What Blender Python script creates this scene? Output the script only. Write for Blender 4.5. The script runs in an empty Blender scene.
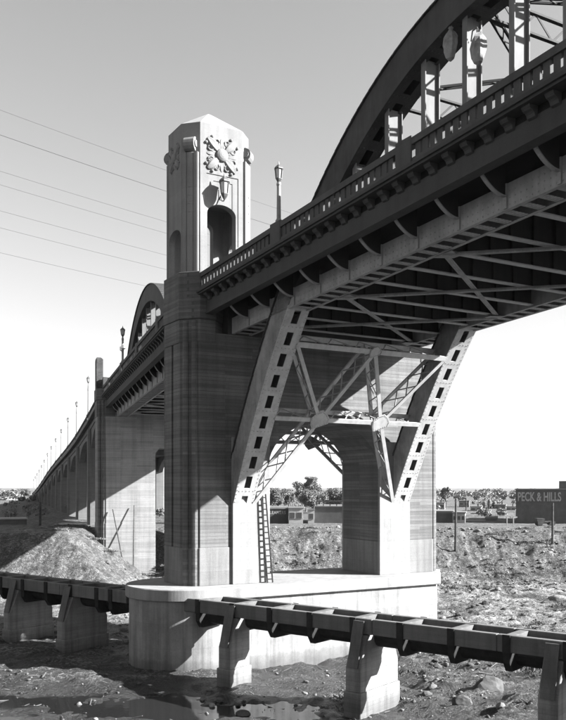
import bpy, bmesh, math, random
import numpy as np
from mathutils import Vector, Matrix
rad = math.radians
random.seed(7)
S = bpy.context.scene
COL = S.collection

# ------------------------------------------------------------------ camera
CAMZ = 10.7
cam = bpy.data.cameras.new('camera')
cam.sensor_fit = 'HORIZONTAL'; cam.sensor_width = 36.0
cam.lens = 850.0 / 566.0 * 36.0
cam.shift_y = 127.0 / 566.0
cam.clip_start = 0.5; cam.clip_end = 12000
cam_ob = bpy.data.objects.new('camera', cam); COL.objects.link(cam_ob)
cam_ob.location = (0, 0, CAMZ); cam_ob.rotation_euler = (rad(90), 0, 0)
S.camera = cam_ob

# ------------------------------------------------------------------ light
TH_R = rad(29.9)                      # right span: transverse axis heading
TH_L = rad(18.08)                     # left span and approach
P0 = Vector((-5.9, 51.8, 0))          # near edge of the river pier
Tv = Vector((math.cos(TH_R), math.sin(TH_R), 0)); Av = Vector((math.sin(TH_R), -math.cos(TH_R), 0))
SUN_DIR = (Av * 1.0 + Tv * 1.22 + Vector((0, 0, .86))).normalized()   # towards the sun
SUN_EL = math.asin(SUN_DIR.z)
w = bpy.data.worlds.new('World'); S.world = w; w.use_nodes = True
nt = w.node_tree; nt.nodes.clear()
sky = nt.nodes.new('ShaderNodeTexSky'); sky.sky_type = 'NISHITA'; sky.sun_disc = False
sky.sun_elevation = SUN_EL
sky.sun_rotation = math.atan2(SUN_DIR.x, SUN_DIR.y)
sky.air_density = 1.0; sky.dust_density = 1.15; sky.ozone_density = 1.0; sky.altitude = 0
bwn = nt.nodes.new('ShaderNodeRGBToBW')          # black and white plate
bg = nt.nodes.new('ShaderNodeBackground'); bg.inputs['Strength'].default_value = 0.05
wo = nt.nodes.new('ShaderNodeOutputWorld')
nt.links.new(sky.outputs[0], bwn.inputs[0]); nt.links.new(bwn.outputs[0], bg.inputs['Color'])
nt.links.new(bg.outputs[0], wo.inputs['Surface'])
sl = bpy.data.lights.new('sun', 'SUN'); sl.energy = 5.0; sl.angle = rad(.5); sl.color = (1, 1, 1)
so = bpy.data.objects.new('sun', sl); COL.objects.link(so)
so.rotation_euler = (-SUN_DIR).to_track_quat('-Z', 'Y').to_euler(); so.location = (60, -10, 60)
S.view_settings.view_transform = 'Standard'; S.view_settings.look = 'None'
S.view_settings.gamma = 1; S.view_settings.use_curve_mapping = False
S.view_settings.exposure = 2.5
S.render.engine = 'CYCLES'
HAZE = .00006                          # density of the air over the town

# ------------------------------------------------------------------ materials
def ramp(nt, fac, stops):
    r = nt.nodes.new('ShaderNodeValToRGB')
    e = r.color_ramp.elements
    while len(e) > 1: e.remove(e[0])
    e[0].position = stops[0][0]; e[0].color = (stops[0][1],) * 3 + (1,)
    for p, c in stops[1:]:
        k = e.new(p); k.color = (c, c, c, 1)
    nt.links.new(fac, r.inputs[0]); return r.outputs[0]
def noise(nt, vec, scale, detail=4, rough=.6, dist=0.0):
    n = nt.nodes.new('ShaderNodeTexNoise'); n.inputs['Scale'].default_value = scale
    n.inputs['Detail'].default_value = detail; n.inputs['Roughness'].default_value = rough
    n.inputs['Distortion'].default_value = dist
    nt.links.new(vec, n.inputs['Vector']); return n.outputs[0]
def mapping(nt, vec, sc):
    m = nt.nodes.new('ShaderNodeMapping'); m.inputs['Scale'].default_value = sc
    nt.links.new(vec, m.inputs['Vector']); return m.outputs[0]
def math_(nt, op, a, b):
    m = nt.nodes.new('ShaderNodeMath'); m.operation = op
    for i, x in enumerate((a, b)):
        if isinstance(x, (int, float)): m.inputs[i].default_value = x
        else: nt.links.new(x, m.inputs[i])
    return m.outputs[0]
def new_mat(name):
    m = bpy.data.materials.new(name); m.use_nodes = True
    nt = m.node_tree; b = nt.nodes['Principled BSDF']
    tc = nt.nodes.new('ShaderNodeTexCoord')
    return m, nt, b, tc.outputs['Object']
def grey(nt, b, val):
    c = nt.nodes.new('ShaderNodeCombineColor')
    for i in range(3): nt.links.new(val, c.inputs[i])
    nt.links.new(c.outputs[0], b.inputs['Base Color'])
def bump(nt, b, h, strength, dist):
    n = nt.nodes.new('ShaderNodeBump'); n.inputs['Strength'].default_value = strength
    n.inputs['Distance'].default_value = dist
    nt.links.new(h, n.inputs['Height']); nt.links.new(n.outputs[0], b.inputs['Normal'])
def concrete(name, base, boards=1.0, streak=.5, spots=.3, flood=False):
    m, nt, b, vec = new_mat(name)
    brd = ramp(nt, noise(nt, mapping(nt, vec, (.25, .25, 7.0)), 1.0, 5, .65), [(.3, 1 - .26 * boards), (.5, 1.0), (.7, 1 + .16 * boards)])
    stk = ramp(nt, noise(nt, mapping(nt, vec, (2.2, 2.2, .12)), 1.0, 4, .6), [(.32, 1 - .45 * streak), (.55, 1.0), (.8, 1.05)])
    blo = ramp(nt, noise(nt, vec, .45, 6, .65), [(.3, 1 - .5 * spots), (.55, 1.0), (.75, 1 + .25 * spots)])
    fin = ramp(nt, noise(nt, vec, 14, 4, .7), [(.3, .88), (.7, 1.1)])
    sx = nt.nodes.new('ShaderNodeSeparateXYZ'); nt.links.new(vec, sx.inputs[0])
    cb = nt.nodes.new('ShaderNodeCombineXYZ'); nt.links.new(math_(nt, 'ADD', sx.outputs[0], math_(nt, 'MULTIPLY', sx.outputs[1], .8)), cb.inputs[0]); nt.links.new(sx.outputs[2], cb.inputs[1])
    bt_ = nt.nodes.new('ShaderNodeTexBrick'); nt.links.new(cb.outputs[0], bt_.inputs['Vector'])
    bt_.inputs['Scale'].default_value = 1.0; bt_.inputs['Mortar Smooth'].default_value = .3
    fine_b = boards > .28; k = min(1.0, boards) if fine_b else .35
    bt_.inputs['Brick Width'].default_value = 3.7 if fine_b else 5.3; bt_.inputs['Row Height'].default_value = .21 if fine_b else 1.42
    bt_.inputs['Mortar Size'].default_value = .012 if fine_b else .016
    for nm, c_ in (('Color1', 1 - .26*k), ('Color2', 1 + .22*k), ('Mortar', 1 - .42*k)): bt_.inputs[nm].default_value = (c_, c_, c_, 1)
    sepb = nt.nodes.new('ShaderNodeSeparateColor'); nt.links.new(bt_.outputs['Color'], sepb.inputs[0])
    brd = math_(nt, 'MULTIPLY', brd, sepb.outputs[0])
    v = math_(nt, 'MULTIPLY', math_(nt, 'MULTIPLY', brd, stk), math_(nt, 'MULTIPLY', blo, fin))
    if flood:      # silt stain left by high water
        sx = nt.nodes.new('ShaderNodeSeparateXYZ'); nt.links.new(vec, sx.inputs[0])
        lv = math_(nt, 'ADD', math_(nt, 'MULTIPLY', sx.outputs[2], .25), math_(nt, 'MULTIPLY', noise(nt, vec, 1.1, 5, .7), .22))
        v = math_(nt, 'MULTIPLY', v, ramp(nt, lv, [(.14, .5), (.26, .72), (.30, .95), (.5, 1.0)]))
    grey(nt, b, math_(nt, 'MULTIPLY', v, base))
    b.inputs['Roughness'].default_value = .88
    bump(nt, b, math_(nt, 'ADD', math_(nt, 'MULTIPLY', brd, 1.0), math_(nt, 'MULTIPLY', fin, .6)), .5, .03)
    return m
def steel(name, base, rivets=True, rough=.5, metallic=0.0, vary=.3):
    m, nt, b, vec = new_mat(name)
    blo = ramp(nt, noise(nt, vec, .8, 6, .7), [(.3, 1 - vary), (.6, 1.0), (.8, 1.1)])
    run = ramp(nt, noise(nt, mapping(nt, vec, (3, 3, .5)), 1.2, 4, .6), [(.35, .85), (.6, 1.03)])
    val = math_(nt, 'MULTIPLY', blo, run)
    if rivets:
        vo = nt.nodes.new('ShaderNodeTexVoronoi'); vo.inputs['Scale'].default_value = 5.5; vo.inputs['Randomness'].default_value = 0.0
        nt.links.new(vec, vo.inputs['Vector'])
        rv = ramp(nt, vo.outputs['Distance'], [(.12, 1.0), (.28, 0.0)])
        bump(nt, b, rv, .7, .03)
        val = math_(nt, 'MULTIPLY', val, math_(nt, 'ADD', math_(nt, 'MULTIPLY', rv, .16), .95))
    grey(nt, b, math_(nt, 'MULTIPLY', val, base))
    b.inputs['Roughness'].default_value = rough + .25; b.inputs['Specular IOR Level'].default_value = .15
    return m
def plain(name, base, vary=.25, scale=2.0, rough=.8, emit=0):
    m, nt, b, vec = new_mat(name)
    v = ramp(nt, noise(nt, vec, scale, 5, .65), [(.3, 1 - vary), (.7, 1 + vary * .6)])
    grey(nt, b, math_(nt, 'MULTIPLY', v, base)); b.inputs['Roughness'].default_value = rough
    if rough > .75: b.inputs['Specular IOR Level'].default_value = .08
    return m
M = {}
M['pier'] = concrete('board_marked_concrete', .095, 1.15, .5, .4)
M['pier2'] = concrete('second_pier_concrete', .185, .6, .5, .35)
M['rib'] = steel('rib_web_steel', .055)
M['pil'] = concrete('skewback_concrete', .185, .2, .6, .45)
M['leg_bounce'] = steel('strut_web_bounce_steel', .24, vary=.45)  # bounce light below the deck put into a paler web colour
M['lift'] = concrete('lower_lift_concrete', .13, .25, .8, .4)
M['base'] = concrete('base_concrete', .205, .15, .95, .8, True)
M['cap'] = concrete('cap_concrete', .205, .08, .5, .45)
M['tower'] = concrete('tower_concrete', .155, .12, .5, .35)
M['roof'] = concrete('tower_roof_concrete', .19, .05, .2, .2)
M['deckc'] = concrete('deck_concrete', .036, .15, .45, .5)
M['parapet'] = concrete('parapet_concrete', .05, .1, .5, .5)
M['trestle'] = concrete('trestle_concrete', .095, .3, .7, .6)
M['tpier'] = concrete('trestle_pier_concrete', .185, .5, .9, .7, True)
M['appr'] = concrete('approach_concrete', .11, .3, .5, .4)
M['steel'] = steel('painted_steel', .29)
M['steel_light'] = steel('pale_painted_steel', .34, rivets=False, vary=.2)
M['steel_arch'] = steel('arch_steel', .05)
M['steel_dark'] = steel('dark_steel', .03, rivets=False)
M['hanger'] = steel('hanger_steel', .135, rivets=False, vary=.15)
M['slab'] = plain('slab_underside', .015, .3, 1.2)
M['lamp'] = plain('lamp_iron', .07, .2, 6, .5)
M['lamppost'] = plain('lamp_post_paint', .16, .2, 4, .6)
M['glass'] = plain('lamp_glass', .4, .1, 8, .25)
M['wood'] = plain('weathered_timber', .06, .5, 3.0, .9)
M['tarred'] = plain('tarred_iron', .022, .4, 3.0, .9)
M['wood_light'] = plain('new_timber', .10, .4, 3.0, .9)
M['wire'] = plain('wire_metal', .02, .1, 3, .6)
M['cloth'] = plain('wrapping_cloth', .2, .5, 2.5, .9)
M['brick'] = plain('dark_brick', .085, .25, 1.2, .9)
M['brick2'] = plain('mid_brick', .12, .25, 1.0, .9)
M['plaster'] = plain('pale_plaster', .28, .2, 1.0, .9)
M['roofing'] = plain('roofing', .13, .25, .8, .9)
M['paint'] = plain('sign_paint', .32, .3, 1.8, .8)
M['pane'] = plain('window_pane', .05, .3, .6, .15)
rm_, rnt, rb_, rvec = new_mat('mixed_river_stone')
gi_ = rnt.nodes.new('ShaderNodeNewGeometry')
rv_ = ramp(rnt, gi_.outputs['Random Per Island'], [(0.0, .03), (.5, .08), (.85, .13), (1.0, .22)])
grey(rnt, rb_, math_(rnt, 'MULTIPLY', rv_, ramp(rnt, noise(rnt, rvec, 6, 5, .7), [(.3, .6), (.7, 1.25)]))); rb_.inputs['Roughness'].default_value = .95
M['stones'] = rm_
M['bark'] = plain('bark', .10, .3, 6, .9)
M['rock'] = plain('river_rock', .075, .5, 1.5, .95)
def leafmat(name, base):
    m = plain(name, base, .4, 1.0, .7); return m
M['leaf'] = leafmat('tree_leaf', .12)
M['scrub'] = leafmat('scrub_leaf', .075)

# ------------------------------------------------------------------ mesh builder
class MB:
    def __init__(s): s.v = []; s.f = []
    def add(s, vs, fs):
        o = len(s.v); s.v += [tuple(p) for p in vs]; s.f += [tuple(i + o for i in f) for f in fs]
    def box(s, a, b):
        x0, y0, z0 = a; x1, y1, z1 = b
        s.add([(x0,y0,z0),(x1,y0,z0),(x1,y1,z0),(x0,y1,z0),(x0,y0,z1),(x1,y0,z1),(x1,y1,z1),(x0,y1,z1)],
              [(0,3,2,1),(4,5,6,7),(0,1,5,4),(1,2,6,5),(2,3,7,6),(3,0,4,7)])
    def beam(s, p, q, wd, ht, up=(0, 0, 1)):
        p = Vector(p); q = Vector(q); d = (q - p).normalized(); up = Vector(up)
        a = d.cross(up)
        if a.length < 1e-4: a = d.cross(Vector((1, 0, 0)))
        a.normalize(); b = a.cross(d).normalized()
        a *= wd / 2; b *= ht / 2
        s.add([p-a-b, p+a-b, p+a+b, p-a+b, q-a-b, q+a-b, q+a+b, q-a+b],
              [(0,1,2,3),(7,6,5,4),(0,4,5,1),(1,5,6,2),(2,6,7,3),(3,7,4,0)])
    def extrude(s, poly, vec):
        n = len(poly); vec = Vector(vec)
        vs = [Vector(p) for p in poly]
        s.add(vs + [p + vec for p in vs], [tuple(range(n))[::-1], tuple(range(n, 2 * n))] +
              [(i, (i + 1) % n, n + (i + 1) % n, n + i) for i in range(n)])
    def plan(s, poly, z0, z1):
        s.extrude([(x, y, z0) for x, y in poly], (0, 0, z1 - z0))
    def frustum(s, poly0, z0, poly1, z1):
        n = len(poly0)
        s.add([(x, y, z0) for x, y in poly0] + [(x, y, z1) for x, y in poly1],
              [tuple(range(n))[::-1], tuple(range(n, 2 * n))] + [(i, (i + 1) % n, n + (i + 1) % n, n + i) for i in range(n)])
    def lathe(s, prof, c=(0, 0, 0), n=12, ph=0.0):
        c = Vector(c); o = len(s.v)
        for r, z in prof:
            for k in range(n):
                a = ph + 2 * math.pi * k / n
                s.v.append((c.x + r * math.cos(a), c.y + r * math.sin(a), c.z + z))
        for i in range(len(prof) - 1):
            for k in range(n):
                s.f.append((o + i*n + k, o + i*n + (k+1) % n, o + (i+1)*n + (k+1) % n, o + (i+1)*n + k))
        s.f.append(tuple(o + k for k in range(n))[::-1]); s.f.append(tuple(o + (len(prof)-1)*n + k for k in range(n)))
    def tube(s, pts, r, n=6, r1=None):
        pts = [Vector(p) for p in pts]; o = len(s.v); m = len(pts)
        for i, p in enumerate(pts):
            d = (pts[min(i+1, m-1)] - pts[max(i-1, 0)]).normalized()
            a = d.cross(Vector((0, 0, 1)))
            if a.length < 1e-3: a = d.cross(Vector((1, 0, 0)))
            a.normalize(); b = a.cross(d)
            rr = r if r1 is None else r + (r1 - r) * i / max(1, m - 1)
            for k in range(n):
                t = 2 * math.pi * k / n
                s.v.append(tuple(p + a * (rr * math.cos(t)) + b * (rr * math.sin(t))))
        for i in range(m - 1):
            for k in range(n):
                s.f.append((o+i*n+k, o+i*n+(k+1) % n, o+(i+1)*n+(k+1) % n, o+(i+1)*n+k))
        s.f.append(tuple(o + k for k in range(n))[::-1]); s.f.append(tuple(o + (m-1)*n + k for k in range(n)))
    def ellipsoid(s, c, r, rot=None, n=10, m=6):
        c = Vector(c); o = len(s.v)
        for i in range(m + 1):
            ph = math.pi * i / m
            for k in range(n):
                t = 2 * math.pi * k / n
                p = Vector((r[0]*math.sin(ph)*math.cos(t), r[1]*math.sin(ph)*math.sin(t), r[2]*math.cos(ph)))
                if rot: p = rot @ p
                s.v.append(tuple(c + p))
        for i in range(m):
            for k in range(n): s.f.append((o+i*n+k, o+i*n+(k+1) % n, o+(i+1)*n+(k+1) % n, o+(i+1)*n+k))
    def laced(s, p, q, sep, bar, n, up, lace=.07, pitch=None):
        """two parallel bars joined by zigzag lacing; `up` is the direction between the bars"""
        p = Vector(p); q = Vector(q); up = Vector(up).normalized(); d = (q - p)
        for k in (-.5, .5): s.beam(p + up*sep*k, q + up*sep*k, bar, .09, up)
        c = max(2, int(d.length / (pitch or sep * 1.1)))
        for i in range(c):
            a, b = (-.5, .5) if i % 2 == 0 else (.5, -.5)
            s.beam(p + d*(i/c) + up*sep*a, p + d*((i+1)/c) + up*sep*b, lace, .04, up.cross(d))
    def mesh(s, name, smooth=False, recalc=True):
        me = bpy.data.meshes.new(name); me.from_pydata(s.v, [], s.f)
        if recalc:
            bm = bmesh.new(); bm.from_mesh(me); bmesh.ops.recalc_face_normals(bm, faces=bm.faces); bm.to_mesh(me); bm.free()
        if smooth: me.polygons.foreach_set('use_smooth', [True] * len(me.polygons))
        me.update(); return me
    def build(s, name, mat, parent=None, loc=None, smooth=False, bevel=0):
        o = bpy.data.objects.new(name, s.mesh(name, smooth)); COL.objects.link(o)
        o.data.materials.append(M[mat])
        if parent is not None: o.parent = parent
        if loc is not None: o.location = loc
        if bevel:
            b = o.modifiers.new('bevel', 'BEVEL'); b.width = bevel; b.segments = 1; b.limit_method = 'ANGLE'; b.angle_limit = rad(40)
        return o
def inst(me_ob, name, parent, loc, rot=None):
    o = bpy.data.objects.new(name, me_ob.data); COL.objects.link(o); o.parent = parent; o.location = loc
    if rot: o.rotation_euler = rot
    return o
def tag(o, label=None, cat=None, group=None, kind=None):
    if label: o['label'] = label
    if cat: o['category'] = cat
    if group: o['group'] = group
    if kind: o['kind'] = kind
    return o
def thing(name, label, cat, loc=(0, 0, 0), rz=0, group=None, kind=None):
    o = bpy.data.objects.new(name, None); COL.objects.link(o); o.empty_display_size = .5
    o.location = loc; o.rotation_euler = (0, 0, rz)
    return tag(o, label, cat, group, kind)
def copy_tree(o, parent=None):
    c = o.copy(); COL.objects.link(c); c.parent = parent
    for ch in [x for x in bpy.data.objects if x.parent == o]: copy_tree(ch, c)
    return c
def cut(ob, cutter_mb):
    me = cutter_mb.mesh('cutter'); c = bpy.data.objects.new('cutter', me); COL.objects.link(c)
    c.matrix_world = ob.matrix_world
    md = ob.modifiers.new('cut', 'BOOLEAN'); md.object = c; md.operation = 'DIFFERENCE'; md.solver = 'EXACT'
    md.use_self = True
    par = ob.parent; mw = ob.matrix_basis.copy()
    ob.parent = None; ob.matrix_basis = Matrix(); c.matrix_world = Matrix()
    bpy.context.view_layer.update()
    dg = bpy.context.evaluated_depsgraph_get()
    nm = bpy.data.meshes.new_from_object(ob.evaluated_get(dg))
    ob.modifiers.remove(md); ob.data = nm
    ob.parent = par; ob.matrix_basis = mw
    bpy.data.objects.remove(c)

# ------------------------------------------------------------------ ground
def lattice(rng, n=256): return rng.random((n, n))
RNG = np.random.default_rng(11); LAT = [lattice(RNG) for _ in range(8)]
def vnoise(x, y, k):
    L = LAT[k]; n = L.shape[0]
    xi = np.floor(x).astype(int); yi = np.floor(y).astype(int); fx = x - xi; fy = y - yi
    fx = fx*fx*(3-2*fx); fy = fy*fy*(3-2*fy)
    a = L[xi % n, yi % n]; b = L[(xi+1) % n, yi % n]; c = L[xi % n, (yi+1) % n]; d = L[(xi+1) % n, (yi+1) % n]
    return (a*(1-fx)+b*fx)*(1-fy)+(c*(1-fx)+d*fx)*fy
def fbm(x, y, s, o=4, k=0):
    t = 0; a = .5; n = 0
    for i in range(o): t = t + a*vnoise(x/s+17*i, y/s+5*i, (k+i) % 8); n += a; a *= .55; s *= .5
    return t/n - .5
def sst(a, b, x):
    t = np.clip((x-a)/(b-a), 0, 1); return t*t*(3-2*t)
BANK = 5.6
def ground_z(X, Y):
    X = np.asarray(X, float); Y = np.asarray(Y, float)
    # frame of the left span
    c, s_ = math.cos(TH_L), math.sin(TH_L)
    dx = X - P0.x; dy = Y - P0.y
    u2 = dx*c + dy*s_; L2 = -dx*s_ + dy*c
    toe = 95.5 + 2.5*fbm(X, Y*0+3, 14, 3, 2); top = toe + 9.5
    t = np.clip((Y - toe)/(top - toe), 0, 1)
    bank = BANK * (t*.7 + .3*t*t*(3-2*t))
    exc = sst(-1.2, 1.5, u2)*sst(15.5, 12.5, u2)*sst(20, 26, L2)*sst(58, 50, L2)
    bank = bank*(1-exc) + .5*exc*sst(toe-4, toe+2, Y)
    # shoulder of the bank left of the second pier
    wob = 1.6*fbm(X, Y, 6, 4, 3)
    fx = np.clip((-14.2 - X + wob)/8.2, 0, 1); fy = np.clip((Y - 76.5 + wob)/10.5, 0, 1)
    sh = np.minimum(fx, fy); shl = 6.0*(sh*.75 + .25*sh*sh*(3-2*sh))
    pb2 = sst(-1.0, .3, u2)*sst(44, 46, L2); shl = shl*(1-pb2)
    isl = shl > bank; t = np.where(isl, np.maximum(sh, .34), t); bank = np.maximum(bank, shl)
    onslope = np.clip(4*t*(1-t), 0, 1)*(1-exc)
    gul = 1 - np.abs(fbm(X*1.0, Y*.22, 2.6, 4, 2))*4
    z = bank + onslope*np.where(isl, .7, 1.0)*(.9*fbm(X, Y, 5, 5, 1) + 1.0*fbm(X, Y, 1.3, 4, 3) + .3*np.clip(gul, 0, 1) - .2)
    bed = (1-np.clip(t*3, 0, 1))
    rid = 1 - np.abs(fbm(X, Y, 3.2, 4, 0))*5
    rough = .75*fbm(X, Y, 9, 4, 4) + .55*fbm(X, Y, 2.2, 4, 5) + .34*fbm(X, Y, .75, 3, 6) + .16*np.clip(rid, 0, 1)
    z = z + bed*rough*(.8 + .5*sst(0, 10, X))
    # spoil heaps beside the second pier
    for (hx, hy, hh, rr) in ((-9.5, 98, 3.4, 5.0), (-3.5, 99, 2.2, 4.5)):
        r = np.hypot(X-hx, Y-hy); z = z + hh*np.clip(1-r/rr, 0, 1)**.9
    # low wet channel in the foreground
    ax, ay, bx, by = -30, 47.5, 6, 38.5
    k = np.clip(((X-ax)*(bx-ax)+(Y-ay)*(by-ay))/((bx-ax)**2+(by-ay)**2), 0, 1)
    dd = np.hypot(X-ax-k*(bx-ax), Y-ay-k*(by-ay))
    z = z - .42*np.exp(-(dd/3.4)**2)
    r = np.hypot(X+6.5, Y-43.5); z = z - .28*np.exp(-(r/3.2)**2)
    # near bank the photographer stands on
    nb = sst(13, -5, Y); z = z*(1-nb) + 8.9*nb
    # even plain beyond
    pl = sst(top+.5, top+5, Y)*(1-exc)*(Y > 50); z = z*(1-pl) + BANK*pl + .12*pl*fbm(X, Y, 20, 2, 1)
    return z
def axis(segs, far_lo, far_hi, gr=1.22):
    a = []
    for lo, hi, st in segs: a += list(np.arange(lo, hi - st/2, st))
    step = segs[-1][2]; d = step
    x = a[-1]; up = []
    while x < far_hi: d *= gr; x += d; up.append(x)
    d = segs[0][2]; x = a[0]; dn = []
    while x > far_lo: d *= gr; x -= d; dn.append(x)
    return np.array(dn[::-1] + a + up)
gx = axis([(-42, -20, .35), (-20, 26, .13), (26, 66, .28)], -4000, 4000); gy = axis([(33, 38, .25), (38, 62, .12), (62, 112, .25)], -400, 6000)
GX, GY = np.meshgrid(gx, gy, indexing='ij'); GZ = ground_z(GX, GY)
nx, ny = GX.shape
co = np.stack([GX, GY, GZ], -1).reshape(-1, 3)
idx = np.arange(nx*ny).reshape(nx, ny)
quads = np.stack([idx[:-1, :-1], idx[1:, :-1], idx[1:, 1:], idx[:-1, 1:]], -1).reshape(-1, 4)
me = bpy.data.meshes.new('ground')
me.vertices.add(len(co)); me.vertices.foreach_set('co', co.ravel())
me.loops.add(quads.size); me.loops.foreach_set('vertex_index', quads.ravel())
me.polygons.add(len(quads)); me.polygons.foreach_set('loop_start', np.arange(0, quads.size, 4)); me.polygons.foreach_set('loop_total', np.full(len(quads), 4))
me.update(calc_edges=True); me.polygons.foreach_set('use_smooth', [True]*len(quads))
g = bpy.data.objects.new('ground', me); COL.objects.link(g)
tag(g, 'rough sandy riverbed with dark mud patches and earth banks', None, None, 'structure')
m, nt, b, vec = new_mat('river_sand_and_mud')
sepn = nt.nodes.new('ShaderNodeSeparateXYZ'); nt.links.new(vec, sepn.inputs[0])
patch = noise(nt, mapping(nt, vec, (.5, 1.0, 1.0)), .45, 12, .74, .15)
fine = noise(nt, vec, 3.4, 10, .78, .1)
vor = nt.nodes.new('ShaderNodeTexVoronoi'); vor.inputs['Scale'].default_value = 7.5; nt.links.new(vec, vor.inputs['Vector'])
vsep = nt.nodes.new('ShaderNodeSeparateColor'); nt.links.new(vor.outputs['Color'], vsep.inputs[0])
pebb = math_(nt, 'ADD', math_(nt, 'MULTIPLY', vsep.outputs[0], .3), math_(nt, 'MULTIPLY', noise(nt, vec, 22, 4, .7), .7))
stone = math_(nt, 'SUBTRACT', 1.0, vor.outputs['Distance'])
mixv = math_(nt, 'ADD', math_(nt, 'MULTIPLY', patch, .42), math_(nt, 'ADD', math_(nt, 'MULTIPLY', fine, .33), math_(nt, 'MULTIPLY', pebb, .25)))
bar = ramp(nt, math_(nt, 'MULTIPLY', sepn.outputs[1], .01), [(.42, .0), (.54, .35), (.66, 1.0), (.90, .9), (.97, .4)])   # a sand bar lies beyond the trestle, mud before it
mixv = math_(nt, 'ADD', mixv, math_(nt, 'MULTIPLY', math_(nt, 'SUBTRACT', bar, .4), .075))
sandy = ramp(nt, mixv, [(.42, .007), (.475, .02), (.51, .05), (.545, .13), (.60, .22), (.68, .30)])
strk = noise(nt, mapping(nt, vec, (1.3, .5, .5)), 1.0, 9, .75, .3)
earth = ramp(nt, math_(nt, 'ADD', math_(nt, 'MULTIPLY', fine, .35), math_(nt, 'ADD', math_(nt, 'MULTIPLY', pebb, .2), math_(nt, 'MULTIPLY', strk, .45))), [(.40, .010), (.46, .028), (.51, .06), (.555, .12), (.62, .22)])
hi = ramp(nt, math_(nt, 'MULTIPLY', sepn.outputs[2], .25), [(.2, 0), (.42, 1)])
mx = nt.nodes.new('ShaderNodeMix'); mx.data_type = 'FLOAT'
nt.links.new(hi, mx.inputs[0]); nt.links.new(sandy, mx.inputs[2]); nt.links.new(earth, mx.inputs[3])
# wet mud low down: damp ground is darker and shinier
wet = ramp(nt, math_(nt, 'ADD', math_(nt, 'ADD', sepn.outputs[2], math_(nt, 'MULTIPLY', fine, .5)), .22), [(.42, 1.0), (.74, 0.0)])
dry = math_(nt, 'SUBTRACT', 1.0, math_(nt, 'MULTIPLY', wet, .82))
pb = ramp(nt, pebb, [(.3, .75), (.7, 1.2)])
grey(nt, b, math_(nt, 'MULTIPLY', math_(nt, 'MULTIPLY', mx.outputs[0], dry), pb))
nt.links.new(math_(nt, 'SUBTRACT', .95, math_(nt, 'MULTIPLY', wet, .6)), b.inputs['Roughness'])
bump(nt, b, math_(nt, 'ADD', math_(nt, 'MULTIPLY', fine, .8), math_(nt, 'MULTIPLY', stone, .28)), 1.0, .3)
me.materials.append(m)
# water
wm, nt, b, vec = new_mat('river_water'); b.inputs['Base Color'].default_value = (.012, .012, .012, 1)
b.inputs['Roughness'].default_value = .06; b.inputs['IOR'].default_value = 1.33
bump(nt, b, noise(nt, vec, 3.0, 3, .5), .08, .03); M['water'] = wm
wb = MB(); wb.box((-120, 26, -.95), (120, 84, -.27))
tag(wb.build('water', 'water'), 'dark shallow pools of river water around the pier', None, None, 'structure')

# ------------------------------------------------------------------ spans
W = 17.5                     # facade to facade
NB = 2.56                    # floor beam spacing
class Span:
    def __init__(s, th, sgn, zp, ur, lc, zce, slope, v0, v1, fb0):
        s.th, s.sgn, s.zp, s.ur, s.lc, s.zce, s.slope, s.v0, s.v1 = th, sgn, zp, ur, lc, zce, slope, v0, v1
        s.fb = [fb0 + NB*i for i in range(60) if v0 + .6 < fb0 + NB*i < v1 - .5]
    def ext(s, v): d = v - s.lc; return s.zce - .0345*d*d + s.slope*d
    def itr(s, v): d = v - s.lc; return s.zce - 1.4 - .0345*d*d - 1.1e-5*d**4 + s.slope*d
    def P(s, u, v, z): return Vector((u, s.sgn*v, z))
    def v_at(s, z):         # intrados position for a height, on the pier side
        lo, hi = s.v0 - .5, s.lc
        for _ in range(40):
            md = (lo+hi)/2
            if s.itr(md) < z: lo = md
            else: hi = md
        return lo
    def strip(s, mb, u0, u1, za, zb, v0=None, v1=None, n=24):
        v0 = s.v0 if v0 is None else v0; v1 = s.v1 if v1 is None else v1
        o = len(mb.v)
        for i in range(n+1):
            v = v0 + (v1-v0)*i/n; z = s.zp(v)
            for (u, dz) in ((u0, za), (u1, za), (u1, zb), (u0, zb)): mb.v.append((u, s.sgn*v, z+dz))
        for i in range(n):
            for k in range(4): mb.f.append((o+4*i+k, o+4*i+(k+1) % 4, o+4*i+4+(k+1) % 4, o+4*i+4+k))
        mb.f.append((o, o+1, o+2, o+3)); mb.f.append((o+4*n+3, o+4*n+2, o+4*n+1, o+4*n))
RS = Span(TH_R, -1, lambda v: 23.3 + .046*(v-2), 2.1, 24.5, 31.0, 0.0, 2.02, 47.0, 4.25)
LS = Span(TH_L, 1, lambda v: 23.05 - .0154*v - .0001*v*v, 1.55, 25.9, 28.65, -.0185, 1.6, 46.6, 4.0)

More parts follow.
